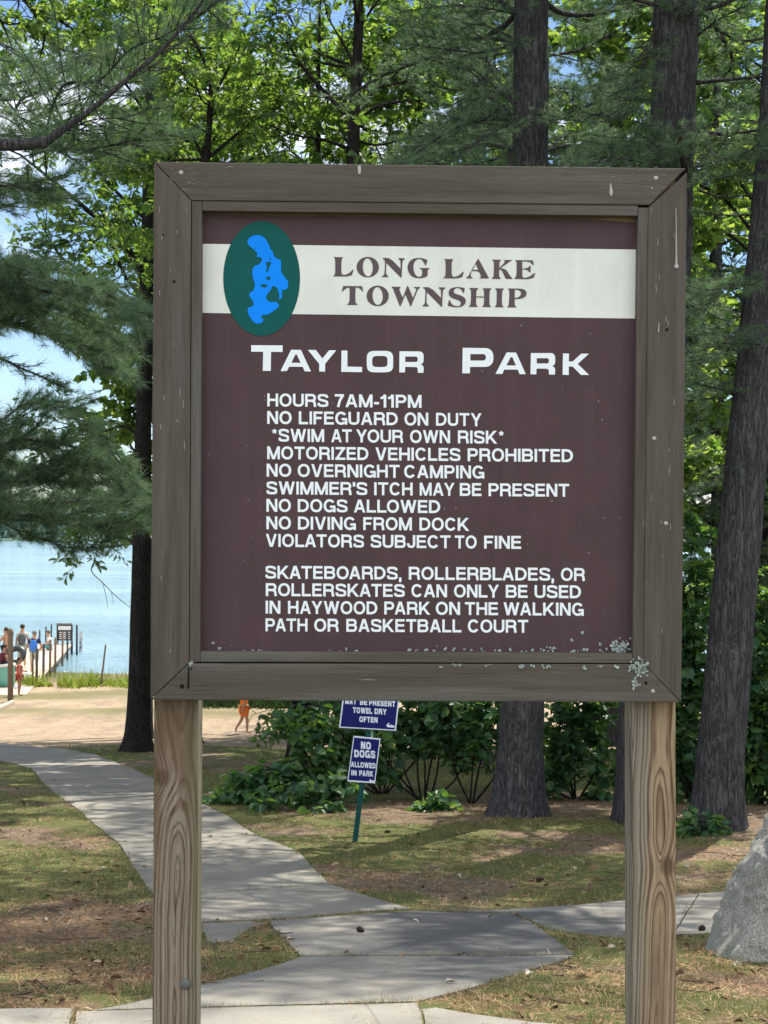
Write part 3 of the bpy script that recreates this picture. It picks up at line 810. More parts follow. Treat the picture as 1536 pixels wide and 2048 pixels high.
for k in range(46):      # paint chips and small droppings
    u, v = rg.uniform(415, 1262), rg.uniform(640, 1295)
    a, b = SP.px(u, v, YP - .001); s = rg.uniform(.0006, .0015)
    flat(mb, SP, [(0, [(a - s, b), (a, b - s * 1.2), (a + s, b), (a + .2 * s, b + s)])], YP - .0009)
def splash(u0, v0, u1, v1, w0, w1, y=-.0007):
    P = [(u0 - w0, v0), (u0 + w0, v0), (u1 + w1, v1), (u1 + w1 * .4, v1 + 2.4 * w1), (u1 - w1 * .6, v1 + 2 * w1), (u1 - w1, v1)]
    flat(mb, SP, [(0, [SP.px(a, b, y) for a, b in P][::-1])], y)
splash(1221, 366, 1222.5, 384, .6, 3.5); splash(718.5, 331, 719, 341, 3, 3.2); splash(1352, 415, 1353, 528, .5, 2.0); splash(1318, 645, 1317, 662, .6, 1.2)
splash(1288, 372, 1304, 374, 1.6, 1.6)
for k in range(30):
    side = rg.random() < .5
    u = rg.uniform(312, 376) if side else rg.uniform(1300, 1356); v = rg.uniform(380, 1385)
    splash(u, v, u + rg.normal(0, .5), v + rg.uniform(3, 15), .3, rg.uniform(.3, .6))
mb.build('droppings', M_DROPPING, sign, fix=False)['kind'] = 'stuff'; mb = MB()
for k in range(110):
    u = rg.uniform(330, 460) if rg.random() < .5 else rg.uniform(1120, 1340); v = rg.uniform(332, 372); du = rg.uniform(3, 14)
    s = rg.uniform(.5, 1.2); flat(mb, SP, [(0, [SP.px(a, b, 0) for a, b in ((u, v + s), (u + du, v + s * .6), (u + du * .8, v - s), (u + du * .2, v - s * .7))])], -.0007)
mb.build('flakes', simple_mat('flaking_stain', (.155, .14, .122), .9, .1, .3), sign, fix=False)['kind'] = 'stuff'

# ------------------------------------------------------------------ path slabs (outlines on the ground)
def in_poly(x, y, poly):
    inside = np.zeros(np.shape(x), bool); n = len(poly)
    for i in range(n):
        x0, y0 = poly[i - 1]; x1, y1 = poly[i]
        c = ((y0 > y) != (y1 > y)) & (x < (x1 - x0) * (y - y0) / (y1 - y0 + 1e-12) + x0); inside ^= c
    return inside
_g2 = lambda u, v: tuple(gnd(u, v)[:2])
def lerp(a, b, t): return (a[0] + (b[0] - a[0]) * t, a[1] + (b[1] - a[1]) * t)
SEC = [((-330, 1500), (-330, 1470)), ((-120, 1512), (-120, 1479)), ((0, 1522), (-5, 1488.5)), ((62, 1538), (245, 1531.5)), ((84, 1564), (300, 1555)),
       ((112, 1590), (350, 1580)), ((178, 1641), (425, 1619)), ((237, 1688), (512, 1672)), ((263, 1728), (600, 1709)),
       ((310, 1797), (658, 1771)), ((398, 1849), (826, 1822))]
Lw, Rw = [_g2(*s[0]) for s in SEC], [_g2(*s[1]) for s in SEC]
# the far bend needs a corner point on the right edge
SLABS = []
def strip(i0, i1, extra=()):
    A = [Lw[i] for i in range(i0, i1 + 1)]; B = [Rw[i] for i in range(i0, i1 + 1)]
    g = .017 / max(.2, np.hypot(A[-1][0] - A[0][0], A[-1][1] - A[0][1]))
    A[0], A[-1] = lerp(A[0], A[1], g), lerp(A[-1], A[-2], g)
    B[0], B[-1] = lerp(B[0], B[1], g), lerp(B[-1], B[-2], g)
    SLABS.append(A + [tuple(e) for e in extra] + B[::-1])
strip(0, 1); strip(1, 2)
strip(2, 3, ()); SLABS[-1] = SLABS[-1][:2] + [SLABS[-1][2], _g2(190, 1510), _g2(130, 1499)] + SLABS[-1][3:]
for i in range(3, 10): strip(i, i + 1)
PXS = [
 [(404, 1851), (500, 1846.5), (536, 1851), (503, 1857), (468, 1882), (440, 1890), (413, 1886)],
 [(541, 1845.5), (842, 1826), (900, 1829), (1020, 1831), (1062, 1848), (1104, 1878), (1150, 1913), (602, 1917), (541, 1853)],
 [(604, 1919.5), (1149, 1915.5), (1110, 1932), (1060, 1946), (930, 1986), (835, 2010), (405, 2021.5), (180, 2029), (252, 2017), (302, 2004), (405, 1976)],
 [(-260, 2030), (-60, 2026), (60, 2023), (143, 2024), (128, 2140), (-260, 2140)],
 [(152, 2031), (405, 2024), (834, 2013), (880, 2180), (140, 2180)],
 [(841, 2016), (940, 2033), (1060, 2050), (1250, 2068), (1700, 2100), (1700, 2240), (880, 2190)],
 [(846, 1834 - 8), (1000, 1823.5), (1240, 1805.5), (1396, 1792), (1340, 1876), (1240, 1881), (1160, 1872), (1100, 1864), (1066, 1846), (1022, 1829)],
 [(1399, 1791.5), (1450, 1788), (1600, 1776), (1900, 1752), (1900, 1835), (1600, 1860), (1420, 1871), (1344, 1876)],
]
SLABS += [[_g2(*p) for p in P] for P in PXS]
def path_mask(x, y, grow=0.0):
    m = np.zeros(np.shape(x), bool)
    for P in SLABS: m |= in_poly(x, y, P)
    return m

# ------------------------------------------------------------------ ground sheet
gx = np.concatenate([np.arange(-80, -25, 3.), np.arange(-25, -9, .45), np.arange(-9, 9, .07), np.arange(9, 25, .45), np.arange(25, 81, 3.)])
gy = np.concatenate([np.arange(-45, 3, .8), np.arange(3, 24, .06), np.arange(24, 70, .3), np.arange(70, 112, 2.)])
GX, GY = np.meshgrid(gx, gy)
def grass_cover(x, y):
    """0 = bare soil and needle litter, 1 = turf"""
    g = fbm(x * .55, y * .42, 21, 4) * 1.0 + fbm(x * 2.2, y * 1.7, 33, 3) * .45
    g = np.clip((g - .53) / .27, 0, 1)
    shade = np.exp(-((y - 18.0) / 1.7) ** 2) * (x > -1.2)             # under the shrubs
    return np.clip(g * (1 - .85 * shade), 0, 1)
def sand_cover(x, y):
    n = (fbm(x * .25, y * .25, 8, 3) - .5) * 5
    a = np.clip((y + n - 30.5) / 1.2, 0, 1) * np.clip((60 - y) / 4, 0, 1)
    return a * np.clip((22 - x) / 6, 0, 1)
gr, sd = grass_cover(GX, GY), sand_cover(GX, GY)
far = np.clip((GY - 42) / 4, 0, 1) * np.clip(fbm(GX * .16, GY * .3, 77, 3) * 3.2 - 1.35, 0, 1)
gr = gr * (1 - sd) + .75 * sd * far * (GX < -2)
near = (GY > 2) & (GY < 26) & (np.abs(GX) < 10)
Z = ground_z(GX, GY)
Z = Z + np.where(near, (fbm(GX * 5, GY * 5, 3, 3) - .5) * .035 + gr * .012, 0)
Z = np.where(near & path_mask(GX, GY), ground_z(GX, GY) - .012, Z)
V = np.stack([GX, GY, Z], -1).reshape(-1, 3)
ny, nx = GX.shape
ii = np.arange(ny - 1)[:, None] * nx + np.arange(nx - 1)[None]
Fq = np.stack([ii, ii + 1, ii + nx + 1, ii + nx], -1).reshape(-1, 4)

m = Mat('ground_soil_turf_sand', .95, .1)
A, Sd = m.attr('turf').outputs['Fac'], m.attr('sand').outputs['Fac']
n1 = m.noise(38, 6, .7, m.coord()); n2 = m.noise(3.0, 4, .6, m.coord()); n3 = m.noise(170, 3, .7, m.coord((1, 1, 1)))
soil = m.ramp(n1, [(.28, (.065, .053, .042)), (.5, (.15, .122, .092)), (.72, (.25, .20, .145))])
red = m.mix(m.ramp(n2, [(.42, 0.0), (.68, .8)]), soil, m.ramp(n3, [(.3, (.13, .080, .048)), (.7, (.31, .20, .115))]))
turf = m.ramp(m.noise(60, 5, .7, m.coord()), [(.3, (.050, .065, .022)), (.55, (.115, .125, .045)), (.75, (.22, .18, .085))])
ed = m.math('ADD', A, m.math('MULTIPLY', m.math('SUBTRACT', n1, .5), .7), clamp=True)
c = m.mix(m.ramp(ed, [(.25, 0.0), (.6, 1.0)]), red, turf)
sand = m.ramp(m.noise(14, 6, .7, m.coord()), [(.3, (.20, .152, .105)), (.5, (.36, .275, .185)), (.7, (.48, .375, .26))])
sand = m.mix(m.ramp(m.noise(1.3, 5, .65, m.coord((1, .35, 1))), [(.45, 0.0), (.7, .65)]), sand, (.20, .155, .115))
foot = m.noise(2.2, 5, .7, m.coord((1, .6, 1), loc=(3, 7, 0))); sand = m.mix(m.ramp(foot, [(.38, .45), (.52, 0.0)]), sand, (.20, .145, .105))
sand = m.mix(m.ramp(A, [(.1, 0.0), (.6, .85)]), sand, (.14, .135, .06))
c = m.mix(Sd, c, sand)
m.color(c); m.bump(m.math('ADD', n1, m.math('MULTIPLY', m.math('MULTIPLY', foot, Sd), 3.5)), .8, .03)
M_GROUND = m.m
g_o = np_mesh('ground', V, Fq, M_GROUND, smooth=True)
g_o['kind'] = 'structure'
for nm, arr in (('turf', gr), ('sand', sd)):
    at = g_o.data.attributes.new(nm, 'FLOAT', 'POINT'); at.data.foreach_set('value', arr.ravel().astype(np.float32))

# ------------------------------------------------------------------ concrete path
m = Mat('path_concrete', .9, .2)
a1, a2, a3 = m.noise(1.7, 5, .6, m.coord()), m.noise(60, 4, .7, m.coord()), m.noise(320, 2, .6, m.coord())
c = m.ramp(a1, [(.3, (.185, .172, .146)), (.55, (.24, .225, .192)), (.75, (.29, .272, .232))])
c = m.mix(m.ramp(a2, [(.35, .35), (.62, 0.0)]), c, (.135, .13, .118))
c = m.mix(m.ramp(a3, [(.60, 0.0), (.72, .45)]), c, (.36, .355, .335))
c = m.mix(m.ramp(m.noise(.55, 3, .6, m.coord(loc=(4, 2, 0))), [(.56, 0.0), (.70, .5)]), c, (.125, .122, .115))
c = m.mix(m.ramp(m.noise(9, 5, .75, m.coord(loc=(1, 6, 0))), [(.64, 0.0), (.72, .4)]), c, (.15, .115, .08))
pa = m.attr('dark_patch').outputs['Fac']
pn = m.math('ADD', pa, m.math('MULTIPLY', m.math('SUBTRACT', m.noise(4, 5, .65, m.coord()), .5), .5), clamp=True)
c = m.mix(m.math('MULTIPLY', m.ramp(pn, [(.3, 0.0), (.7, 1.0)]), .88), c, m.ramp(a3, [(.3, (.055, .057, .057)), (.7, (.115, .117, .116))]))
ckv = m.voronoi(.55, m.coord((1, .8, 1)), 'DISTANCE_TO_EDGE').outputs['Distance']
c = m.mix(m.ramp(ckv, [(.0, .4), (.005, 0.0)]), c, (.06, .055, .045))
m.color(c); m.bump(m.math('ADD', a2, a3), .45, .004)
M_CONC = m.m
bm = bmesh.new()
def resample(P, step=.22):
    out = []
    for i in range(len(P)):
        a, b = np.array(P[i]), np.array(P[(i + 1) % len(P)]); k = max(1, int(np.hypot(*(b - a)) / step))
        out += [tuple(a + (b - a) * j / k) for j in range(k)]
    return out
for si, P in enumerate(SLABS):
    Q = resample(P); jit = (fbm(np.array([p[0] for p in Q]) * 6, np.array([p[1] for p in Q]) * 6, 4, 2) - .5) * .02
    lift = .014 + .004 * ((si * 7) % 5) / 5
    vs = [bm.verts.new((p[0] + j, p[1] + j, 0)) for p, j in zip(Q, jit)]
    f = bm.faces.new(vs); vset = set(vs)
    fs = bmesh.ops.triangulate(bm, faces=[f])['faces']
    for _ in range(4):
        ed = {e for t in fs for e in t.edges if e.calc_length() > .3 and len(e.link_faces) == 2}
        if not ed: break
        bmesh.ops.subdivide_edges(bm, edges=list(ed), cuts=1)
        fs = [t for t in bm.faces if t.is_valid and any(v.co.z == 0 for v in t.verts)]
        big = [t for t in fs if len(t.verts) > 3]
        bmesh.ops.triangulate(bm, faces=big)
        fs = [t for t in bm.faces if t.is_valid and all(v.co.z == 0 for v in t.verts)]
    fs = [t for t in bm.faces if all(v.co.z == 0 for v in t.verts)]
    vv = {v for t in fs for v in t.verts}
    be = [e for t in fs for e in t.edges if len(e.link_faces) == 1]
    zz = {v: float(ground_z(v.co.x, v.co.y)) + lift for v in vv}
    ret = bmesh.ops.extrude_edge_only(bm, edges=list(set(be)))
    low = [v for v in ret['geom'] if isinstance(v, bmesh.types.BMVert)]
    for v in low: v.co.z = float(ground_z(v.co.x, v.co.y)) - .07
    for v in vv: v.co.z = zz[v]
bmesh.ops.recalc_face_normals(bm, faces=bm.faces)
me = bpy.data.meshes.new('path'); bm.to_mesh(me); bm.free()
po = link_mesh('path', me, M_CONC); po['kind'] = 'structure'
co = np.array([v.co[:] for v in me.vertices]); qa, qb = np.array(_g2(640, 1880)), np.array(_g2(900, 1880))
wp = np.clip(((co[:, :2] - qa) @ (qb - qa)) / ((qb - qa) @ (qb - qa)), 0, 1)  # junction slabs turn darker grey from left to right
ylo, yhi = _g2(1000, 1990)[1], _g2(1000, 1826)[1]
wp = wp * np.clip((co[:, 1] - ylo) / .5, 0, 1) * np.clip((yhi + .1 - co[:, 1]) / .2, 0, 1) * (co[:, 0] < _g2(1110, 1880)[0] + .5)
at = me.attributes.new('dark_patch', 'FLOAT', 'POINT'); at.data.foreach_set('value', wp.astype(np.float32))

# ------------------------------------------------------------------ lake and the far shore
m = Mat('lake_water', .12, .5)
m.b.inputs['IOR'].default_value = 1.33
m.color(m.ramp(m.noise(.02, 3, .5, m.coord((1, 3, 1))), [(.3, (.15, .27, .34)), (.7, (.27, .41, .48))]))
w1 = m.noise(1.1, 4, .6, m.coord((1, 2.6, 1))); w2 = m.noise(.12, 3, .5, m.coord((1, 3.0, 1)))
m.bump(m.math('ADD', m.math('MULTIPLY', w1, .8), w2), 1.0, .5)
mb = MB(); ys = [46, 60, 80, 120, 200, 400, 900, 1800, 5200]; xs = [-4000, -800, -200, -60, 0, 60, 200, 800, 4000]
mb.add([(x, y, 0) for y in ys for x in xs], [(r * 9 + k, r * 9 + k + 1, r * 9 + k + 10, r * 9 + k + 9) for r in range(8) for k in range(8)])
mb.build('lake', m.m)['kind'] = 'structure'
m = Mat('far_hill_hazed_green', .95, .05)
m.color(m.ramp(m.noise(.02, 5, .65, m.coord()), [(.3, (.08, .14, .12)), (.7, (.13, .19, .16))]))  # distance haze put into the hill colour, paler and flatter
hx = np.linspace(-1500, 900, 160); hy = np.linspace(930, 1500, 18); HX, HY = np.meshgrid(hx, hy)
HZ = -1 + np.clip((HY - 935) / 60, 0, 1) * 3 + np.clip((HY - 950) / 400, 0, 1) * (14 + 22 * fbm(HX / 260, HY / 400, 12, 3))
Vh = np.stack([HX, HY, HZ], -1).reshape(-1, 3); nh = len(hx)
ih = np.arange(17)[:, None] * nh + np.arange(nh - 1)[None]
np_mesh('far_hill', Vh, np.stack([ih, ih + 1, ih + nh + 1, ih + nh], -1).reshape(-1, 4), m.m, smooth=True)['kind'] = 'structure'
rg = np.random.default_rng(11)
nW = 900
wx, wy = rg.uniform(-700, 250, nW), 945 + rg.random(nW) ** 1.6 * 240
wz = -1 + 3 + np.clip((wy - 950) / 400, 0, 1) * 24
Hh = rg.uniform(7, 17, nW); per = 26
C0 = np.repeat(np.stack([wx, wy, wz], -1), per, 0); hh = np.repeat(Hh, per)
t = rg.random(nW * per); rad = hh * .30 * np.sqrt(np.clip(1 - (2 * t - 1) ** 2, 0.02, 1)) * rg.uniform(.5, 1.1, nW * per); an = rg.uniform(0, 2 * pi, nW * per)
P = C0 + np.stack([np.cos(an) * rad, np.sin(an) * rad, t * hh], -1)
D = rg.normal(size=(nW * per, 3, 3)) * 1.6
Vw = (P[:, None, :] + D).reshape(-1, 3)
m = Mat('far_wood_hazed_leaves', .95, .05)
m.color(m.ramp(m.new('ShaderNodeNewGeometry').outputs['Random Per Island'], [(0, (.07, .13, .12)), (1, (.14, .21, .18))]))  # leaves paled and blued: haze painted into their colour
np_mesh('far_woods', Vw, np.arange(len(Vw)).reshape(-1, 3), m.m)['kind'] = 'stuff'

# ------------------------------------------------------------------ foliage materials
def leaf_mat(name, stops, trans, tw=.42, gloss=.35):
    m = Mat(name, .5, gloss)
    rnd = m.new('ShaderNodeNewGeometry').outputs['Random Per Island']
    m.color(m.ramp(rnd, stops))
    tr = m.new('ShaderNodeBsdfTranslucent'); m.l.new(m.ramp(rnd, trans), tr.inputs['Color'])
    mx = m.new('ShaderNodeMixShader'); mx.inputs[0].default_value = tw
    m.l.new(m.b.outputs[0], mx.inputs[1]); m.l.new(tr.outputs[0], mx.inputs[2])
    m.l.new(mx.outputs[0], m.n['Material Output'].inputs['Surface'])
    return m.m
M_OAK = leaf_mat('oak_leaf', [(0, (.022, .055, .024)), (.6, (.042, .092, .034)), (1, (.07, .125, .04))], [(0, (.14, .29, .03)), (1, (.34, .52, .06))], .42)
M_BRIGHT = leaf_mat('light_green_leaf', [(0, (.026, .072, .028)), (.6, (.060, .135, .038)), (1, (.13, .20, .055))], [(0, (.15, .32, .035)), (1, (.46, .62, .09))], .45)
M_SHRUB = leaf_mat('shrub_leaf', [(0, (.024, .075, .040)), (.7, (.050, .125, .058)), (1, (.10, .18, .065))], [(0, (.09, .22, .025)), (1, (.28, .46, .05))], .36)
M_PINE = leaf_mat('pine_needle', [(0, (.022, .060, .042)), (.5, (.060, .122, .078)), (.85, (.145, .225, .12)), (1, (.20, .19, .09))], [(0, (.10, .22, .10)), (1, (.24, .38, .15))], .36, .4)

def bark(name, dark, light, plate=1.0, lich=.5):
    m = Mat(name, .95, .1)
    n = m.noise(1.0, 7, .72, m.coord((34 * plate, 34 * plate, 5.5 * plate)), .6)
    f = m.noise(1.0, 5, .7, m.coord((80, 80, 26)))
    k = m.math('ABSOLUTE', m.math('SUBTRACT', m.noise(1.0, 4, .6, m.coord((19 * plate, 19 * plate, 2.6 * plate), loc=(7, 3, 1)), 1.2), .5))
    c = m.ramp(n, [(.28, dark), (.72, light)])
    c = m.mix(m.ramp(k, [(.0, .85), (.07, 0.0)]), c, tuple(x * .3 for x in dark))
    c = m.mix(m.ramp(f, [(.25, .55), (.5, 0.0)]), c, tuple(x * .45 for x in dark))
    c = m.mix(m.ramp(m.noise(30, 4, .7, m.coord((1, 1, .5), loc=(3, 3, 3))), [(.62, 0.0), (.69, lich)]), c, (.25, .26, .25))
    c = m.mix(m.ramp(m.noise(2.2, 4, .6, m.coord()), [(.45, 0.0), (.75, .4)]), c, tuple(x * .7 for x in dark))
    m.color(c); m.bump(m.math('ADD', m.ramp(k, [(0, 0.0), (.16, 1.0)]), m.math('MULTIPLY', m.math('ADD', n, f), .6)), .9, .035)
    return m.m
M_BARKP = bark('pine_bark', (.055, .055, .060), (.165, .165, .175))
M_BARKO = bark('oak_bark', (.022, .021, .021), (.062, .058, .054), 1.2, .25)

# ------------------------------------------------------------------ tree building
LEAF_OAK = [(.0, .0), (.16, .05), (.24, .24), (.32, .09), (.45, .36), (.54, .11), (.68, .32), (.75, .12), (.88, .17), (1., .0)]
LEAF_OVAL = [(.0, .0), (.10, .20), (.30, .37), (.55, .35), (.80, .17), (1.0, .0)]
LEAF_MAPLE = [(.0, .0), (.05, .30), (.22, .26), (.40, .52), (.50, .27), (.68, .30), (.72, .16), (1., .0)]

def leaves_arrays(P, D, N, S, tpl, fold=.25, curl=.25):
    """two half-leaf n-gons per leaf, folded on the midrib"""
    P, D, N, S = map(np.asarray, (P, D, N, S))
    D = D / (np.linalg.norm(D, axis=1)[:, None] + 1e-9)
    N = N - D * np.sum(N * D, 1)[:, None]; N /= np.linalg.norm(N, axis=1)[:, None] + 1e-9
    B = np.cross(D, N); t = np.array(tpl); k = len(t)
    u, w = t[:, 0], t[:, 1]
    zc = fold * w - curl * (u - .3) ** 2
    z0 = -curl * (u - .3) ** 2
    up = lambda sg: (P[:, None] + S[:, None, None] * (u[None, :, None] * D[:, None] + sg * w[None, :, None] * B[:, None] + zc[None, :, None] * N[:, None]))
    tipz = z0[[0, -1]]
    Vv = np.concatenate([up(1), up(-1)[:, 1:-1]], 1)            # k + k-2 verts per leaf
    nv = 2 * k - 2
    right = list(range(k)); left = [0] + list(range(k, nv)) + [k - 1]
    base = np.arange(len(P))[:, None] * nv
    F = np.concatenate([base + np.array(right)[None], base + np.array(left[::-1])[None]], 0)
    return Vv.reshape(-1, 3), F

def needles_arrays(P, A, n, L, w, rng, spread=(8, 62)):
    P, A = np.asarray(P), np.asarray(A); A = A / (np.linalg.norm(A, axis=1)[:, None] + 1e-9)
    m = len(P); P = np.repeat(P, n, 0); A = np.repeat(A, n, 0); q = m * n
    R = rng.normal(size=(q, 3)); R -= A * np.sum(R * A, 1)[:, None]; R /= np.linalg.norm(R, axis=1)[:, None] + 1e-9
    ph = np.radians(rng.uniform(*spread, q))[:, None]
    D = A * np.cos(ph) + R * np.sin(ph)
    l = (L * rng.uniform(.7, 1.15, q))[:, None]
    S = np.cross(D, rng.normal(size=(q, 3))); S /= np.linalg.norm(S, axis=1)[:, None] + 1e-9
    b = P - A * (L * rng.uniform(-.1, .6, q))[:, None]
    V = np.stack([b - S * w / 2, b + S * w / 2, b + D * l - np.array([0, 0, .12]) * l * np.abs(D[:, :1] + D[:, 1:2]) * .5], 1)
    return V.reshape(-1, 3)

def segs_mesh(P0, P1, R0, R1, n=5):
    P0, P1, R0, R1 = map(np.asarray, (P0, P1, R0, R1)); D = P1 - P0; D /= np.linalg.norm(D, axis=1)[:, None] + 1e-9
    ref = np.where(np.abs(D[:, 2:3]) > .9, np.array([[1., 0, 0]]), np.array([[0, 0, 1.]]))
    X = np.cross(D, ref); X /= np.linalg.norm(X, axis=1)[:, None] + 1e-9; Y = np.cross(D, X)
    a = 2 * pi * np.arange(n) / n
    ring = np.cos(a)[None, :, None] * X[:, None] + np.sin(a)[None, :, None] * Y[:, None]
    V = np.concatenate([P0[:, None] + ring * R0[:, None, None], P1[:, None] + ring * R1[:, None, None]], 1)
    b = np.arange(len(P0))[:, None] * 2 * n; j = np.arange(n); k = (j + 1) % n
    F = np.stack([j, k, n + k, n + j], -1)[None] + b[:, :, None]
    return V.reshape(-1, 3), F.reshape(-1, 4)

# breaks in the canopy: sun reaches these places (point, radius), so no leaf stands on the sun's way to them
LIT = []
SUNV = np.array(sdir)
def sunny(P):
    P = np.asarray(P); ok = np.ones(len(P), bool)
    for T, r in LIT:
        d = P - T; s = d @ SUNV; q = d - s[:, None] * SUNV
        ok &= ~((s > .6) & (np.sum(q * q, 1) < r * r))
    return ok
class Tree:
    def __init__(self, seed, d=20.):
        self.r = np.random.default_rng(seed); self.seg = []; self.tP, self.tA = [], []
        self.lP, self.lD, self.lN, self.lS = [], [], [], []; self.tr = []; self.d = d
    def chain(self, P, r0, r1):
        P = np.asarray(P); R = np.linspace(r0, r1, len(P))
        for i in range(len(P) - 1):
            e = (P[i + 1] - P[i]) * .03
            self.seg.append((P[i] - e, P[i + 1] + e, R[i], R[i + 1]))
    def trunk(self, P, rad, n=26, flare=.5, lobes=5, ridge=.05, sub=14):
        """P coarse points bottom to top, rad matching radii"""
        P = np.asarray(P, float); Q = catmull(P, sub); R = np.interp(np.linspace(0, 1, len(Q)), np.linspace(0, 1, len(P)), rad)
        # extra rings near the base
        zb = Q[0][2]; a = np.linspace(0, 2 * pi, n, endpoint=False); ph = self.r.uniform(0, 6)
        dens = []; 
        for i in range(len(Q) - 1):
            k = max(1, int(np.linalg.norm(Q[i + 1] - Q[i]) / (.09 if Q[i][2] - zb < 6 else .3)))
            for j in range(k): dens.append((Q[i] + (Q[i + 1] - Q[i]) * j / k, R[i] + (R[i + 1] - R[i]) * j / k))
        dens.append((Q[-1], R[-1])); V = []
        sd = int(self.r.integers(1, 999))
        for p, r in dens:
            h = p[2] - zb
            fl = 1 + flare * np.exp(-max(h, 0) / .28) * (1 + .45 * np.cos(lobes * a + ph)) + .12 * np.exp(-max(h, 0) / 1.2)
            rr_ = r * fl * (1 + ridge * 2 * (fbm(a * n / 6.0, np.full(n, h * 2.2), sd, 2) - .5) + .06 * (vnoise(a * 1.0, np.full(n, h * .8), sd + 9) - .5))
            rr_[-1] = rr_[-1]
            V.append(np.stack([p[0] + rr_ * np.cos(a), p[1] + rr_ * np.sin(a), np.full(n, p[2])], -1))
        V = np.concatenate(V); m = len(dens)
        i = np.arange(m - 1)[:, None] * n; j = np.arange(n)[None]; k = (j + 1) % n
        F = np.stack([i + j, i + k, i + n + k, i + n + j], -1).reshape(-1, 4)
        self.tr.append((V, F)); self.axis = Q; self.arad = R
    def axis_at(self, z):
        Q = self.axis; i = int(np.clip(np.searchsorted(Q[:, 2], z), 1, len(Q) - 1)); t = np.clip((z - Q[i - 1, 2]) / (Q[i, 2] - Q[i - 1, 2] + 1e-9), 0, 1)
        return Q[i - 1] * (1 - t) + Q[i] * t, self.arad[i - 1] * (1 - t) + self.arad[i] * t
    # -------- pine
    def pine_branch(self, P, r0, blen=.7, s0=.2, step=.15, dens=1.0, droop=.0, tip=True):
        r = self.r; P = catmull(P, 5); L = np.sum(np.linalg.norm(np.diff(P, axis=0), axis=1)); self.chain(P, r0, max(.004, r0 * .18))
        cum = np.concatenate([[0], np.cumsum(np.linalg.norm(np.diff(P, axis=0), axis=1))])
        s = s0 * L
        while s < L:
            i = int(np.clip(np.searchsorted(cum, s), 1, len(P) - 1)); t = (s - cum[i - 1]) / (cum[i] - cum[i - 1] + 1e-9)
            p = P[i - 1] * (1 - t) + P[i] * t; T = P[i] - P[i - 1]; T /= np.linalg.norm(T) + 1e-9
            for sg in (-1, 1):
                if r.random() > .88: continue
                up = np.array([0, 0, 1.]); side = np.cross(T, up); side /= np.linalg.norm(side) + 1e-9
                an = radians(r.uniform(32, 68)); d = T * cos(an) + sg * side * sin(an) + up * r.normal(.06 - droop, .16)
                d /= np.linalg.norm(d); l = blen * (1 - .55 * s / L) * r.uniform(.55, 1.15)
                e = p + d * l + up * l * r.uniform(-.05, .16); mid = p + d * l * .5 + up * (-.03 * l)
                self.chain([p, mid, e], .007, .003)
                k = max(2, int(l / .055 * dens))
                for j in range(k):
                    u = r.uniform(.18, 1.0); q = p + (mid - p) * min(1, 2 * u) + (e - mid) * max(0, 2 * u - 1)
                    off = r.normal(size=3) * np.array([1, 1, .55]); off /= np.linalg.norm(off) + 1e-9
                    m_ = r.uniform(0, .13) * (1.15 - u) / .8
                    ax = d * r.uniform(.35, 1.) + off * r.uniform(.2, .8) + up * .22
                    self.tP.append(q + off * m_); self.tA.append(ax)
            s += step * r.uniform(.7, 1.3)
        for _ in range(int(6 * dens)):
            self.tP.append(P[-1] - T * r.uniform(0, .12)); self.tA.append(T + r.normal(size=3) * .45)
    def pine_whorls(self, z0, z1, gap, Lmax, blen=.8, dens=.7, step=.2, n=(3, 5), skip=None, droop=.1):
        r = self.r; z = z0
        zt = self.axis[-1, 2]
        while z < z1:
            c, rad = self.axis_at(z); a0 = r.uniform(0, 2 * pi); m = r.integers(n[0], n[1] + 1)
            f = np.clip((zt - z) / (zt - z0), .05, 1); L = Lmax * (.25 + .75 * f ** .8) * r.uniform(.75, 1.1)
            for j in range(m):
                a = a0 + 2 * pi * j / m + r.normal(0, .25); l = L * r.uniform(.65, 1.1); el_ = r.uniform(-.12, .30) - droop * f
                h = np.array([cos(a), sin(a), 0])
                if skip and skip(c + h * l): continue
                P = [c + h * rad * .5, c + h * l * .35 + np.array([0, 0, l * .35 * el_]), c + h * l * .7 + np.array([0, 0, l * .7 * el_ - .04 * l]),
                     c + h * l + np.array([0, 0, l * el_ + .05 * l])]
                P[1] += r.normal(size=3) * .06 * l; P[2] += r.normal(size=3) * .07 * l
                self.pine_branch(P, max(.012, rad * .22), blen * min(1, l / 2.2 + .2), .22, step, dens)
            z += gap * r.uniform(.7, 1.3)
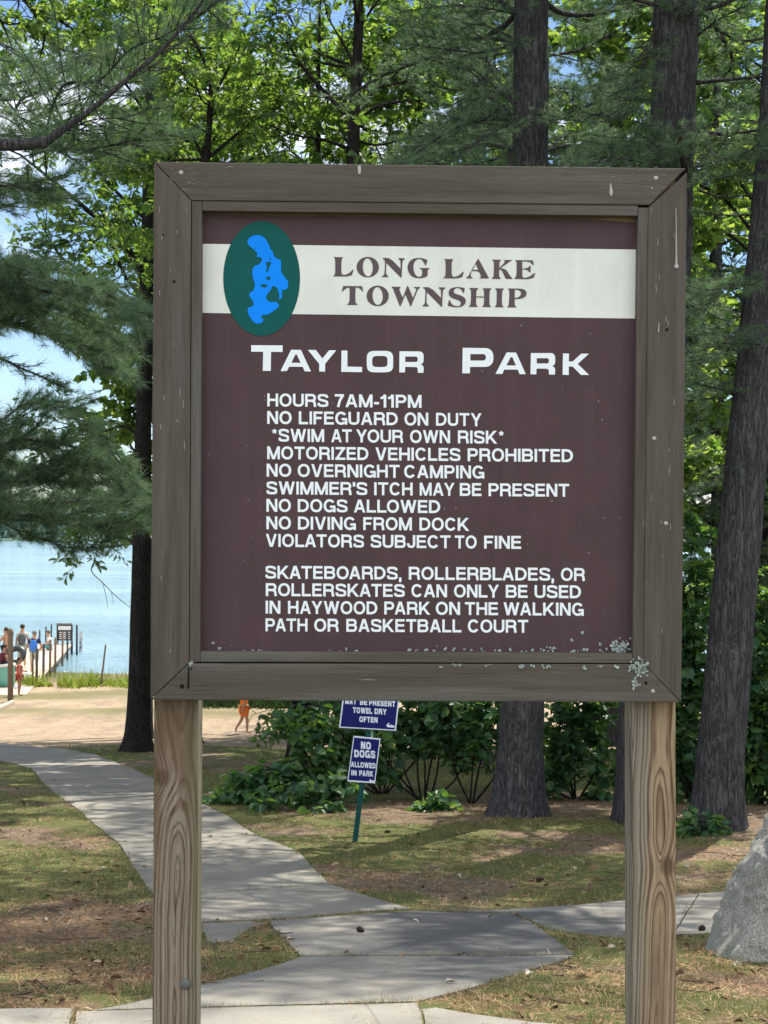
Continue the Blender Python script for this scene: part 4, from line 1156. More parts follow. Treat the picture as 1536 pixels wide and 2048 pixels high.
    # -------- broad leaf
    def leafy(self, P, r0, tw=.6, s0=.25, step=.16, nl=9, size=.12, droop=.25, jit=.5):
        r = self.r; P = catmull(P, 5); seg = np.linalg.norm(np.diff(P, axis=0), axis=1); L = seg.sum(); cum = np.concatenate([[0], np.cumsum(seg)])
        self.chain(P, r0, max(.004, r0 * .2)); s = s0 * L; up = np.array([0, 0, 1.])
        while s < L + step:
            ss = min(s, L * .999); i = int(np.clip(np.searchsorted(cum, ss), 1, len(P) - 1)); t = (ss - cum[i - 1]) / (cum[i] - cum[i - 1] + 1e-9)
            p = P[i - 1] * (1 - t) + P[i] * t; T = (P[i] - P[i - 1]); T /= np.linalg.norm(T) + 1e-9
            q = r.normal(size=3) * np.array([1, 1, .7]); q -= T * (q @ T); q /= np.linalg.norm(q) + 1e-9
            d = T * r.uniform(.3, .9) + q * r.uniform(.6, 1.) + up * .12; d /= np.linalg.norm(d)
            l = tw * r.uniform(.5, 1.15) * (1 - .35 * ss / L); e = p + d * l - up * droop * l * .35
            self.chain([p, (p + e) / 2 + up * .04 * l, e], .007, .0025)
            for j in range(nl):
                u = r.uniform(.25, 1.05); o = r.normal(size=3) * np.array([1, 1, .5])
                ld = d * r.uniform(.2, .9) + o * .75 - up * droop * r.uniform(.2, 1.6)
                self.lP.append(p + (e - p) * u + o * .03); self.lD.append(ld)
                self.lN.append(up + r.normal(size=3) * jit); self.lS.append(size * r.uniform(.5, 1.35))
            s += step * r.uniform(.7, 1.3)
    def limb(self, P, r0, sub=.9, nsub=7, depth_leaf=dict(), s0=.3, flat_=.6):
        """a limb with side branches that carry the leaves"""
        r = self.r; Q = catmull(P, 6); seg = np.linalg.norm(np.diff(Q, axis=0), axis=1); L = seg.sum()
        cum = np.concatenate([[0], np.cumsum(seg)]); self.chain(Q, r0, r0 * .3)
        for s in np.linspace(s0, 1, nsub):
            x = s * L * .999; i = int(np.clip(np.searchsorted(cum, x), 1, len(Q) - 1)); p = Q[i]; T = Q[i] - Q[i - 1]; T /= np.linalg.norm(T) + 1e-9
            q = r.normal(size=3) * np.array([1, 1, flat_]); q -= T * (q @ T); q /= np.linalg.norm(q) + 1e-9
            d = T * r.uniform(.4, 1.) + q * r.uniform(.5, 1.1) + np.array([0, 0, .15]); d /= np.linalg.norm(d); l = sub * r.uniform(.6, 1.2)
            self.leafy([p, p + d * l * .5 + r.normal(size=3) * .06 * l, p + d * l + r.normal(size=3) * .1 * l], max(.006, r0 * .3), **depth_leaf)
    def oak_crown(self, z0, n, Lmin, Lmax, elev=(15, 50), sub=.9, nsub=7, leaf=dict(), skip=None, az=None):
        r = self.r; zt = self.axis[-1, 2]
        for k in range(n):
            z = z0 + (zt - z0) * (k + r.random()) / n; c, rad = self.axis_at(z)
            a = 2.4 * k + r.normal(0, .4) if az is None else r.uniform(*az)
            f = 1 - .6 * (z - z0) / (zt - z0 + 1e-6); L = r.uniform(Lmin, Lmax) * f; e = radians(r.uniform(*elev))
            h = np.array([cos(a) * cos(e), sin(a) * cos(e), sin(e)])
            if skip and skip(c + h * L): continue
            P = [c, c + h * L * .4 + r.normal(size=3) * .06 * L, c + h * L * .75 + np.array([0, 0, .04 * L]) + r.normal(size=3) * .08 * L, c + h * L + np.array([0, 0, .02 * L])]
            self.limb(P, max(.02, rad * .35), sub, nsub, leaf)
    # -------- finish
    def build(self, name, label, cat='tree', group=None, loc=None, bark_m=None, leaf_m=None, tpl=LEAF_OAK, nn=15, nl=.09, nw=.0028, crown='crown', wood='trunk'):
        base = np.array(loc if loc is not None else self.axis[0]); t = thing(name, label, cat, base, group)
        Vs, Fs, o = [], [], 0
        for Vv, Ff in self.tr: Vs.append(Vv); Fs.append(Ff + o); o += len(Vv)
        if self.seg:
            a = list(zip(*self.seg)); Vv, Ff = segs_mesh(np.array(a[0]), np.array(a[1]), np.array(a[2]), np.array(a[3])); Vs.append(Vv); Fs.append(Ff + o)
        np_mesh(wood, np.concatenate(Vs), np.concatenate(Fs), bark_m, t, smooth=True)
        if self.tP:
            k = sunny(self.tP); self.tP, self.tA = np.array(self.tP)[k], np.array(self.tA)[k]
            Vv = needles_arrays(self.tP, self.tA, nn, nl, nw, self.r)
            np_mesh(crown, Vv, np.arange(len(Vv)).reshape(-1, 3), leaf_m, t)
        if self.lP:
            k = sunny(self.lP); self.lP, self.lD, self.lN, self.lS = (np.array(a)[k] for a in (self.lP, self.lD, self.lN, self.lS))
            Vv, Ff = leaves_arrays(self.lP, self.lD, self.lN, self.lS, tpl); np_mesh(crown, Vv, Ff, leaf_m, t)
        return t
stats = []
px_path = lambda L, d=None: [pt(u, v, dd if len_ == 3 else d) for (u, v, dd), len_ in ((tuple(q) + ((d,) if len(q) == 2 else ()), 3) for q in L)]

# ------------------------------------------------------------------ the trees of the place
up = np.array([0, 0, 1.])
for u, v, r in ((120, 1600, .5), (180, 1612, .55), (250, 1603, .6), (330, 1612, .55), (300, 1640, .4), (390, 1630, .4), (40, 1622, .4), (100, 1650, .4), (25, 1685, .35), (430, 1600, .45), (425, 1560, .5), (415, 1530, .6),
                (790, 1800, .16), (870, 1806, .2), (960, 1808, .22), (1050, 1800, .16), (900, 1535, .5), (1010, 1555, .5), (830, 1550, .4), (60, 2004, .10), (150, 2008, .10), (560, 1660, .2), (240, 1655, .3)):
    LIT.append((gnd(u, v), r))
for u in range(30, 620, 55):
    for v in (1486, 1462, 1438, 1418): LIT.append((gnd(u, v), 1.0))
for u, v, d, r in ((1420, 450, 22, .7), (1410, 380, 22, .5), (1420, 925, 22, .5), (220, 700, 30, .6), (450, 100, 25, .8), (520, 210, 25, .8), (110, 50, 19, .7), (230, 30, 19, .6), (240, 300, 12, .35), (250, 190, 12.2, .4),
                   (320, 240, 12, .35), (160, 620, 12, .3), (60, 430, 12.4, .35), (850, 110, 17.8, .5), (1230, 250, 16, .4), (1430, 620, 15.8, .4), (1450, 290, 16, .4), (905, 1450, 19, .25), (1400, 1150, 19, .35), (1350, 1330, 19, .3)):
    LIT.append((pt(u, v, d), r))
for u in range(500, 1240, 75):
    LIT.append((pt(u, 1445, 19.2), .22)); LIT.append((pt(u + 30, 1500, 18.8), .16))
for u, v in ((1370, 1120), (1400, 1230), (1385, 1340), (1375, 1450), (1400, 1540), (1360, 1290), (1415, 1400), (1500, 1250), (1520, 1400), (1500, 1500), (1530, 1320)): LIT.append((pt(u, v, 19), .36))
for u, v, d in ((480, 1590, 18.2), (540, 1560, 18.2), (560, 1620, 17.4), (600, 1500, 18.2)): LIT.append((pt(u, v, d), .12))
for k in range(7): LIT.append((SP.at(-.5 + k * .17, .54), .13))
def to_base(u, d):
    """ground point under column u at distance d"""
    p = pt(u, 1500, d); return np.array([p[0], d, ground_z(p[0], d) - .05])
OAKL = dict(tw=.66, nl=15, size=.145, step=.15, droop=.35)

# dark oak by the beach, left of the sign
t = Tree(1); d = 30.
t.trunk(px_path([(276, 1511), (278, 1400), (281, 1200), (284, 1000), (288, 800), (293, 560), (297, 400), (301, 150), (303, -150), (306, -480)], d),
        [.235, .222, .195, .175, .158, .14, .12, .095, .07, .03], flare=.55)
for P, r0, ns in (([(294, 575), (255, 492), (195, 440), (140, 395), (75, 345)], .075, 9), ([(297, 540), (285, 480), (262, 440), (235, 385)], .05, 6),
              ([(215, 452), (180, 478), (140, 465), (95, 470)], .03, 5), ([(289, 800), (250, 740), (236, 690), (200, 650)], .045, 6),
              ([(285, 1010), (235, 960), (160, 935), (70, 915)], .05, 8), ([(284, 1100), (240, 1075), (190, 1085), (130, 1075)], .04, 7),
              ([(292, 640), (250, 620), (200, 610), (150, 640)], .04, 7), ([(287, 880), (240, 850), (180, 860), (110, 840)], .045, 7)):
    Q = px_path(P, d); Q = [q + np.array([0, k * .35 * (-1) ** len(P), 0]) for k, q in enumerate(Q)]
    t.limb(Q, r0, .8, ns, OAKL)
t.chain(catmull(px_path([(190, 1120), (183, 1142), (205, 1165), (235, 1195), (262, 1216)], d), 4), .012, .005)
t.chain(px_path([(205, 1165), (213, 1195), (216, 1218)], d), .006, .003); t.chain(px_path([(222, 1182), (228, 1208)], d), .005, .003)
t.oak_crown(9.5, 20, 2.4, 4.4, leaf=OAKL, sub=1.0, nsub=7, skip=lambda e: e[1] < 27)
t.build('oak_tree', 'dark oak trunk between the beach and the sign, forking up to the left', bark_m=M_BARKO, leaf_m=M_OAK)

# near white pine reaching in from the left
t = Tree(2); d = 13.; b = to_base(-360, d)
t.trunk([b, pt(-358, 1200, d), pt(-350, 700, d), pt(-345, 300, d), pt(-342, -300, d), pt(-340, -1200, d), pt(-338, -2000, d)], [.26, .24, .21, .19, .15, .09, .03])
for P, r0, bl, s0, dn in (
    ([(-345, 335, 13), (-100, 302, 12.8), (0, 292, 12.6), (88, 287, 12.5)], .02, .40, .6, .5),
    ([(84, 289, 12.5), (125, 262, 12.5), (190, 215, 12.3), (260, 155, 12.2), (330, 95, 12), (405, 5, 12), (440, -70, 12)], .030, .95, .02, 1.15),
    ([(86, 286, 12.5), (160, 300, 12.2), (250, 285, 12), (330, 262, 11.9)], .018, .80, .05, 1.1),
    ([(60, 288, 12.5), (30, 230, 12.8), (60, 180, 13.2), (150, 130, 13.6)], .016, .8, .2, .9),
    ([(-345, 420, 13), (-100, 380, 12.7), (20, 372, 12.4), (120, 400, 12.2)], .022, .75, .3, 1.5),
    ([(-345, 640, 13), (-100, 560, 12.5), (0, 540, 12.3), (80, 580, 12), (200, 600, 11.8), (290, 655, 11.6)], .026, .9, .25, 2.2),
    ([(-345, 720, 13), (-80, 640, 12.6), (40, 650, 12.6), (140, 690, 12.6), (230, 735, 12.6)], .026, .85, .25, 2.2),
    ([(-345, 620, 13.6), (-100, 600, 13.4), (40, 610, 13.4), (150, 640, 13.3), (250, 690, 13.2)], .02, .8, .3, 1.2),
    ([(-345, 900, 13.6), (-100, 900, 13.4), (60, 930, 13.4), (180, 960, 13.3), (290, 1000, 13.2)], .02, .7, .3, 1.2),
    ([(-345, 800, 13), (-60, 715, 12.2), (50, 740, 12.2), (130, 775, 12.2)], .02, .55, .3, .8),
    ([(-345, 980, 13), (-50, 905, 12.5), (60, 880, 12.4), (180, 905, 12.3), (285, 970, 12.3)], .026, .8, .25, 2.1),
    ([(-345, 1050, 13), (-50, 985, 12.9), (80, 960, 12.9), (200, 985, 12.9), (270, 1010, 12.9)], .022, .75, .25, 2.1),
    ([(-345, 1110, 13), (-50, 1035, 12.5), (60, 1032, 12.4), (160, 1050, 12.3), (285, 1040, 12.3)], .022, .68, .2, 2.1),
    ([(-345, 110, 13), (-100, 70, 12.8), (0, 85, 12.6), (95, 145, 12.4)], .016, .5, .5, .5)):
    t.pine_branch(px_path(P), r0, bl, s0, .12, dn * 1.05)
    if len(P) > 4 or bl > .6:
        for k in (1, 2):
            j = lambda i: 0 if i == 0 else 1
            t.pine_branch(px_path([(u + t.r.normal(0, 14) * j(i), v + (t.r.normal(0, 22) + (18, -26, 34)[k - 1]) * j(i), dd + (.7, -.5, 1.3)[k - 1] * j(i)) for i, (u, v, dd) in enumerate(P)]), r0 * .4, bl * .9, s0, .14, dn * 1.0)
t.chain(catmull(px_path([(-345, 335, 13), (-150, 306, 12.0), (-60, 296, 11.5), (0, 291, 11.3), (50, 290, 11.3), (92, 284, 11.3)]), 6), .060, .046)
t.chain(catmull(px_path([(84, 289, 11.3), (104, 276, 11.3), (125, 260, 11.3), (150, 243, 11.3)]), 5), .042, .026)
t.chain(catmull(px_path([(146, 246, 11.3), (190, 213, 11.3), (260, 153, 11.3), (330, 93, 11.3), (405, 2, 11.3), (440, -70, 11.4)]), 6), .024, .009)
for P in ([(233, 132, 12.2), (243, 95, 12.2), (240, 60, 12.2)], [(205, 205, 12.3), (190, 150, 12.3), (172, 112, 12.3)], [(115, 265, 12.5), (95, 195, 12.5), (45, 182, 12.5)],
          [(-60, 40, 12), (0, 88, 12), (60, 125, 12), (100, 150, 12)]):
    t.chain(catmull(px_path(P), 4), .008, .004)
t.pine_whorls(8.7, 20, .8, 3.6, dens=.65, step=.24, skip=lambda e: e[0] > -2.6 + .04 * max(0, e[2] - 10) and e[2] < 11.5)
t.build('pine_tree', 'near pine whose needled branches reach in across the upper left', bark_m=M_BARKP, leaf_m=M_PINE, nn=22, nl=.115, nw=.0036)

# three big pines behind the sign
def big_pine(seed, P, rad, d, label, branches, whorl, flare=.55, **kw):
    t = Tree(seed); t.trunk(px_path(P, d), rad, n=34, flare=flare, ridge=.06)
    for Q, r0, bl, dn in branches:
        t.pine_branch(px_path(Q), r0, bl, .15, .14, dn * 1.05)
        if bl > .5:
            for k in (1, 2): t.pine_branch(px_path([(u + t.r.normal(0, 10) * (i > 0), v + (t.r.normal(0, 14) + (-24, 30)[k - 1]) * (i > 0), dd + (.6, -.6)[k - 1] * (i > 0)) for i, (u, v, dd) in enumerate(Q)]), r0 * .5, bl * .9, .15, .17, dn * .9)
    for w in whorl: t.pine_whorls(**w)
    t.build('pine_tree', label, bark_m=M_BARKP, leaf_m=M_PINE, nn=20, nl=.115, nw=.0044)
big_pine(3, [(1031, 1648), (1045, 1403), (1054, 900), (1060, 330), (1063, 0), (1066, -600), (1068, -1300), (1070, -2000)], [.25, .235, .22, .205, .195, .15, .09, .03], 17.,
  'large pine with a flared grey base behind the two blue signs', [
  ([(1035, 238, 17), (965, 238, 16.7), (900, 262, 16.4), (840, 300, 16.1), (780, 345, 15.9)], .035, .85, 1.2),
  ([(1035, 215, 17), (985, 170, 17.3), (930, 130, 17.6), (850, 105, 17.9)], .025, .75, .8),
  ([(1038, 82, 17), (960, 75, 16.8), (890, 78, 16.6), (800, 62, 16.4)], .028, .8, .9),
  ([(1096, 112, 17), (1160, 100, 16.8), (1225, 66, 16.6), (1270, 40, 16.5)], .02, .4, .5),
  ([(1096, 238, 17), (1170, 214, 16.6), (1230, 195, 16.2), (1300, 200, 16)], .022, .8, 1.0),
  ([(1040, 300, 17), (960, 290, 17.4), (880, 320, 17.8), (800, 370, 18.2)], .03, .8, 1.1),
  ([(1096, 300, 17), (1150, 290, 17.3), (1230, 300, 17.6), (1300, 290, 17.9)], .025, .8, 1.0),
  ([(1040, 30, 17), (980, -10, 17), (900, -30, 17), (800, -20, 17)], .025, .8, .9)],
  [dict(z0=6.5, z1=10, gap=.9, Lmax=2.8, dens=.6, step=.22), dict(z0=12.3, z1=22, gap=.75, Lmax=4.7, dens=.8, step=.2)])
big_pine(4, [(1287, 1650), (1290, 1403), (1318, 900), (1342, 330), (1353, 0), (1362, -500), (1370, -1200), (1376, -1900)], [.295, .285, .27, .255, .245, .18, .11, .03], 16.6,
  'thickest pine trunk, standing directly behind the sign and its right post', [
  ([(1392, 166, 16.6), (1450, 160, 16.3), (1536, 153, 16), (1660, 150, 15.8)], .03, .5, .6),
  ([(1396, 70, 16.6), (1440, 38, 16.4), (1500, 8, 16.3)], .02, .5, .6),
  ([(1390, 262, 16.6), (1450, 268, 16), (1530, 262, 15.6), (1620, 280, 15.3)], .03, .75, 1.15),
  ([(1390, 335, 16.6), (1440, 322, 16.2), (1500, 308, 15.9), (1600, 300, 15.6)], .02, .55, .8),
  ([(1330, 300, 16.6), (1290, 290, 16), (1220, 300, 15.6), (1140, 330, 15.3)], .028, .8, 1.2),
  ([(1395, 380, 16.6), (1450, 395, 16.6), (1530, 385, 16.6)], .016, .4, .5),
  ([(1315, 50, 16.6), (1270, 160, 15.8), (1200, 200, 15.4)], .015, .55, .7)],
  [dict(z0=7, z1=10, gap=1.0, Lmax=2.6, dens=.6, step=.22, skip=lambda e: e[0] > 3.6), dict(z0=12.6, z1=22, gap=.75, Lmax=4.7, dens=.8, step=.2)], flare=.12)
big_pine(5, [(1434, 1655), (1446, 1450), (1472, 1150), (1500, 850), (1528, 550), (1550, 250), (1568, -100), (1585, -700), (1600, -1600)], [.245, .238, .23, .22, .20, .18, .16, .11, .03], 16.,
  'dark pine leaning to the right behind the boulder', [
  ([(1505, 565, 16), (1440, 570, 15.8), (1380, 600, 15.6), (1320, 620, 15.5)], .018, .7, 1.1),
  ([(1500, 625, 16), (1450, 640, 16.2), (1390, 610, 16.4)], .016, .7, 1.0),
  ([(1492, 790, 16), (1430, 776, 15.8), (1370, 762, 15.6)], .02, .5, .6),
  ([(1520, 428, 16), (1450, 430, 16), (1385, 420, 16)], .014, .35, .4),
  ([(1498, 680, 16), (1430, 690, 15.6), (1370, 720, 15.4)], .016, .6, .9),
  ([(1530, 470, 16), (1600, 440, 16), (1680, 430, 16)], .016, .6, .8),
  ([(1480, 900, 16), (1430, 960, 15.8), (1380, 985, 15.7)], .012, .3, .25)],
  [dict(z0=12.3, z1=21, gap=.75, Lmax=4.7, dens=.8, step=.2)], flare=.22)
t = None

# oak with the forked trunk above the sign
t = Tree(6); d = 24.
t.trunk([to_base(690, d), pt(694, 1000, d), pt(703, 600, d), pt(707, 270, d), pt(712, 160, d), pt(717, 60, d), pt(722, -200, d), pt(726, -500, d)], [.17, .15, .125, .105, .095, .08, .05, .02])
LF = dict(tw=.55, nl=10, size=.155, step=.22, droop=.6)
for P, r0, ns in (([(707, 250), (660, 195), (610, 140), (575, 85)], .05, 6), ([(713, 140), (685, 85), (655, 35)], .035, 5), ([(713, 215), (760, 175), (815, 130)], .04, 5),
              ([(715, 245), (750, 215), (790, 205), (850, 200)], .035, 5), ([(716, 60), (750, 10), (790, -40)], .03, 4), ([(706, 300), (650, 280), (590, 270), (540, 250)], .035, 6),
              ([(708, 280), (760, 290), (830, 270)], .03, 5)):
    t.limb(px_path(P, d), r0, .75, ns, LF)
t.oak_crown(7.5, 8, 1.6, 3.0, leaf=LF, sub=.9, nsub=5); t.oak_crown(13, 9, 1.8, 3.2, leaf=LF, sub=.9, nsub=6)
t.build('oak_tree', 'slim oak with a forked grey trunk showing above the middle of the sign', bark_m=M_BARKO, leaf_m=M_OAK)

# bright oak behind the upper left corner of the sign
t = Tree(7); d = 25.
t.trunk([to_base(356, d), pt(360, 1200, d), pt(385, 600, d), pt(412, 330, d), pt(421, 200, d), pt(419, 150, d), pt(396, 95, d), pt(372, 40, d), pt(350, -150, d)], [.15, .13, .10, .06, .045, .04, .032, .025, .012])
LB = dict(tw=.55, nl=14, size=.135, step=.14, droop=.35)
for P, r0, ns in (([(412, 330), (380, 260), (345, 200), (320, 150)], .03, 7), ([(419, 210), (450, 150), (480, 90), (500, 20)], .03, 8), ([(412, 320), (460, 280), (510, 240), (560, 215)], .035, 8),
              ([(396, 95), (340, 70), (280, 45)], .02, 6), ([(380, 55), (420, 10), (450, -40)], .02, 5), ([(412, 320), (360, 320), (310, 330), (250, 345)], .025, 7),
              ([(421, 180), (380, 170), (350, 120)], .02, 5), ([(412, 330), (500, 320), (580, 300)], .025, 7)):
    t.limb(px_path(P, d), r0, .7, ns, LB)
t.oak_crown(7, 8, 1.4, 2.6, leaf=LB, sub=.8, nsub=6); t.oak_crown(12.2, 8, 1.6, 2.8, leaf=LB, sub=.8, nsub=6, skip=lambda e: e[2] < 12)
t.build('oak_tree', 'bright green young oak with a crooked stem above the upper left sign corner', bark_m=M_BARKO, leaf_m=M_BRIGHT)

# oak limb hanging in at the top left
t = Tree(9); d = 19.
t.trunk([to_base(-520, d), pt(-515, 600, d), pt(-500, 100, d), pt(-480, -400, d), pt(-470, -900, d)], [.22, .19, .16, .11, .04])
for P, r0, ns in (([(-490, -250), (-200, -130), (-20, -70), (50, 0), (80, 45), (117, 98)], .06, 11), ([(-100, -100), (-20, 0), (10, 60), (30, 110)], .03, 8),
              ([(30, -20), (120, -10), (200, 30), (260, 70)], .03, 9), ([(60, 10), (150, 60), (210, 95)], .02, 6), ([(-60, -90), (120, -80), (300, -30), (400, -10)], .04, 10),
              ([(-490, 50), (-200, 60), (-60, 30), (20, 50)], .04, 6)):
    t.limb(px_path(P, d), r0, .65, ns, dict(tw=.5, nl=13, size=.13, step=.16, droop=.35))
t.oak_crown(13.5, 9, 2, 3.6, leaf=OAKL, sub=1., nsub=6)
t.build('oak_tree', 'leafy oak whose dark limb slants down into the top left corner', bark_m=M_BARKO, leaf_m=M_BRIGHT)

# light maple behind the leaning pine
t = Tree(10); d = 22.
t.trunk([to_base(1448, d), pt(1462, 1300, d), pt(1492, 900, d), pt(1520, 500, d), pt(1540, 200, d), pt(1550, -200, d)], [.12, .11, .095, .08, .06, .02])
LM = dict(tw=.5, nl=14, size=.13, step=.13, droop=.3)
for P, r0, ns in (([(1518, 520), (1460, 470), (1410, 450), (1360, 440)], .03, 9), ([(1520, 480), (1450, 400), (1400, 370), (1350, 350)], .03, 9), ([(1495, 880), (1440, 900), (1390, 905), (1340, 915)], .03, 8),
              ([(1480, 1000), (1430, 950), (1380, 940)], .02, 5), ([(1535, 300), (1470, 340), (1410, 330)], .025, 7), ([(1505, 700), (1440, 740), (1380, 760)], .02, 5),
              ([(1535, 260), (1600, 200), (1660, 180)], .03, 6), ([(1475, 1150), (1420, 1150), (1370, 1190)], .02, 6), ([(1540, 180), (1480, 130), (1420, 110)], .02, 6)):
    t.limb(px_path(P, d), r0, .6, ns, LM)
t.oak_crown(9, 8, 1.4, 2.6, leaf=LM, sub=.8, nsub=6, skip=lambda e: e[0] < 4.2 and e[2] < 11)
t.build('maple_tree', 'light green maple lit by the sun just right of the sign frame', bark_m=M_BARKO, leaf_m=M_BRIGHT, tpl=LEAF_MAPLE)

# dark young tree at the edge of the beach, seen under the sign
t = Tree(12); d = 26.
t.trunk([to_base(591, d), pt(600, 1403, d), pt(608, 1150, d), pt(620, 800, d), pt(632, 400, d), pt(640, 0, d)], [.15, .135, .12, .10, .07, .02], flare=.4)
for P, r0, ns in (([(600, 1380), (580, 1400), (562, 1428)], .02, 5), ([(602, 1400), (640, 1420), (665, 1450)], .02, 5), ([(600, 1440), (575, 1455), (560, 1470)], .012, 3), ([(604, 1330), (575, 1350), (560, 1385)], .02, 5),
              ([(604, 1360), (650, 1370), (690, 1410)], .02, 6)):
    t.limb(px_path(P, d), r0, .5, ns, dict(tw=.4, nl=7, size=.15, step=.2, droop=.4))
t.oak_crown(5.5, 14, 1.6, 3.0, leaf=OAKL, sub=.9, nsub=6)
t.build('oak_tree', 'dark young oak between the shrubs and the sand, seen under the sign', bark_m=M_BARKO, leaf_m=M_OAK)

# slender far pines with bare trunks, upper left
for sd, u, lab in ((8, 292, 'slender far pine, the one nearer the oak trunk in the upper left'), (18, 341, 'slender far pine, right of its thinner neighbour in the upper left')):
    t = Tree(sd); d = 36. + (sd > 10) * 2
    t.trunk([to_base(u, d), pt(u, 900, d), pt(u + 1, 300, d), pt(u + 2, -100, d), pt(u + 2, -500, d)], [.16, .13, .095, .075, .02], flare=.3)
    t.pine_whorls(9.5, 13.4, 1.2, 2.0, dens=.4, step=.3); t.pine_whorls(15.6, 24, .7, 3.0, dens=.55, step=.28)
    t.build('pine_tree', lab, bark_m=M_BARKP, leaf_m=M_PINE, group='slender far pines', nn=13, nl=.13, nw=.006)

# trees filling the wood behind: two kinds, each copy turned and sized
def proto_oak(seed):
    t = Tree(seed); b = np.array([0, 0, 0.])
    t.trunk([b, b + [0.05, .1, 3], b + [.2, .1, 7], b + [.1, .3, 11], b + [.2, .2, 14.5]], [.19, .165, .13, .08, .02])
    t.oak_crown(3.2, 36, 2.2, 4.4, leaf=dict(tw=.7, nl=15, size=.17, step=.2, droop=.35), sub=1.1, nsub=7)
    return t
def proto_pine(seed):
    t = Tree(seed); b = np.array([0, 0, 0.])
    t.trunk([b, b + [0.05, .0, 4], b + [.1, .1, 9], b + [.05, .1, 13], b + [0, .2, 17]], [.2, .175, .14, .09, .02])
    t.pine_whorls(2.6, 16.6, .55, 3.5, dens=.95, step=.2)
    return t
o1 = proto_oak(40).build('oak_tree', 'x', bark_m=M_BARKO, leaf_m=M_BRIGHT, tpl=LEAF_OVAL)
p1 = proto_pine(41).build('pine_tree', 'x', bark_m=M_BARKP, leaf_m=M_PINE, nn=17, nl=.13, nw=.0075)
FILL = [('o', 378, 34, 1.05, 0, 'far oak behind the left post, its leaves above the upper left part of the sign'),
        ('p', 620, 36, 1.05, 1, 'far pine showing left of the slim forked oak'),
        ('o', 860, 31, 1.05, 2, 'far oak with hanging leaves left of the pine behind the blue signs'),
        ('p', 960, 27, .95, 3, 'dark pine close behind the left side of the pine with the flared base'),
        ('o', 1190, 28, 1.0, 4, 'far oak filling the gap between the two upright pine trunks'),
        ('p', 1225, 34, 1.05, 5, 'far pine seen between the two upright pine trunks, behind the oak there'),
        ('p', 1440, 29, .95, 1.7, 'pine behind the light maple, seen past the sign frame'),
        ('o', 1530, 33, 1.1, .6, 'far oak behind the leaning pine'),
        ('p', 1800, 31, 1.0, 2.2, 'dark pine far behind the boulder, past the leaning pine'),
        ('p', 1020, 24, 1.0, 3.9, 'pine standing straight behind the flared pine with the grey base'),
        ('p', 760, 40, 1.1, 4.4, 'farthest pine, behind the slim forked oak')]
for k, (kind, u, d, sc, rz, lab) in enumerate(FILL):
    src = o1 if kind == 'o' else p1
    first = (k == [f[0] for f in FILL].index(kind))
    o = src if first else copy_tree(src)
    o.location = to_base(u, d); o.scale = (sc, sc, sc); o.rotation_euler = (0, 0, rz)
    o['label'] = lab; o['group'] = 'broad-leaved trees of the wood behind' if kind == 'o' else 'pines of the wood behind'

# ------------------------------------------------------------------ shrubs and saplings under the sign
LEAF_TOOTH = [(.0, .0), (.08, .17), (.18, .30), (.22, .27), (.34, .38), (.40, .33), (.56, .36), (.60, .30), (.76, .22), (.80, .16), (1.0, .0)]
def shrub(seed, u, d, stems, label, size=.13, leaf_m=M_SHRUB, tpl=LEAF_TOOTH, name='shrub', **kw):
    """stems: list of pixel paths from the ground up"""
    t = Tree(seed); b = to_base(u, d); t.axis = np.array([b, b + up])
    L = dict(tw=.42, nl=12, size=size * 1.08, step=.070, droop=.5, s0=.25); L.update(kw)
    for P in stems:
        Q = px_path([(q[0], q[1], q[2] if len(q) > 2 else d) for q in P]); Q[0] = np.array([Q[0][0], Q[0][1], ground_z(Q[0][0], Q[0][1]) - .03])
        t.leafy(Q, .016, **L)
    return t.build(name, label, 'shrub', 'shrubs under the pines', b, M_BARKO, leaf_m, tpl, crown='foliage', wood='stem')
shrub(51, 640, 18.2, [[(650, 1625), (590, 1570), (520, 1590), (440, 1600)], [(650, 1625), (600, 1560), (545, 1555), (480, 1585)], [(655, 1620), (620, 1520), (590, 1490), (575, 1455)],
      [(655, 1620), (640, 1540), (650, 1470), (640, 1420)], [(660, 1625), (690, 1560), (720, 1500), (740, 1450)], [(650, 1628), (590, 1610), (530, 1630), (470, 1640)],
      [(655, 1630), (640, 1600), (600, 1625), (560, 1650)], [(660, 1630), (700, 1610), (740, 1620)], [(650, 1625, 18.2), (570, 1580, 17.4), (520, 1620, 17.0)], [(660, 1625, 18.2), (680, 1590, 17.3), (650, 1640, 16.8)],
      [(650, 1625), (560, 1540), (500, 1560), (455, 1590)], [(655, 1620), (680, 1520), (690, 1440), (700, 1400)], [(652, 1622), (600, 1590), (560, 1560), (500, 1610)]],
      'low spreading shrub leaning over the edge of the path, left of the blue signs', .125)
SS = dict(s0=.42, step=.056, tw=.50, nl=10)
shrub(52, 850, 19.2, [[(838, 1612), (812, 1550), (790, 1480), (770, 1410)], [(843, 1612), (835, 1540), (838, 1460), (830, 1390)], [(850, 1614), (850, 1540), (848, 1450), (845, 1380)],
      [(858, 1612), (875, 1540), (880, 1460), (890, 1400)], [(846, 1612), (800, 1572), (750, 1545), (705, 1535)], [(850, 1612), (905, 1565), (935, 1510), (950, 1450)], [(845, 1610), (780, 1530), (740, 1470), (725, 1410)],
      [(848, 1612), (870, 1500), (920, 1440), (940, 1400)]], 'many-stemmed shrub right behind the blue signs, its bare stems fanning from one foot', .135, **SS)
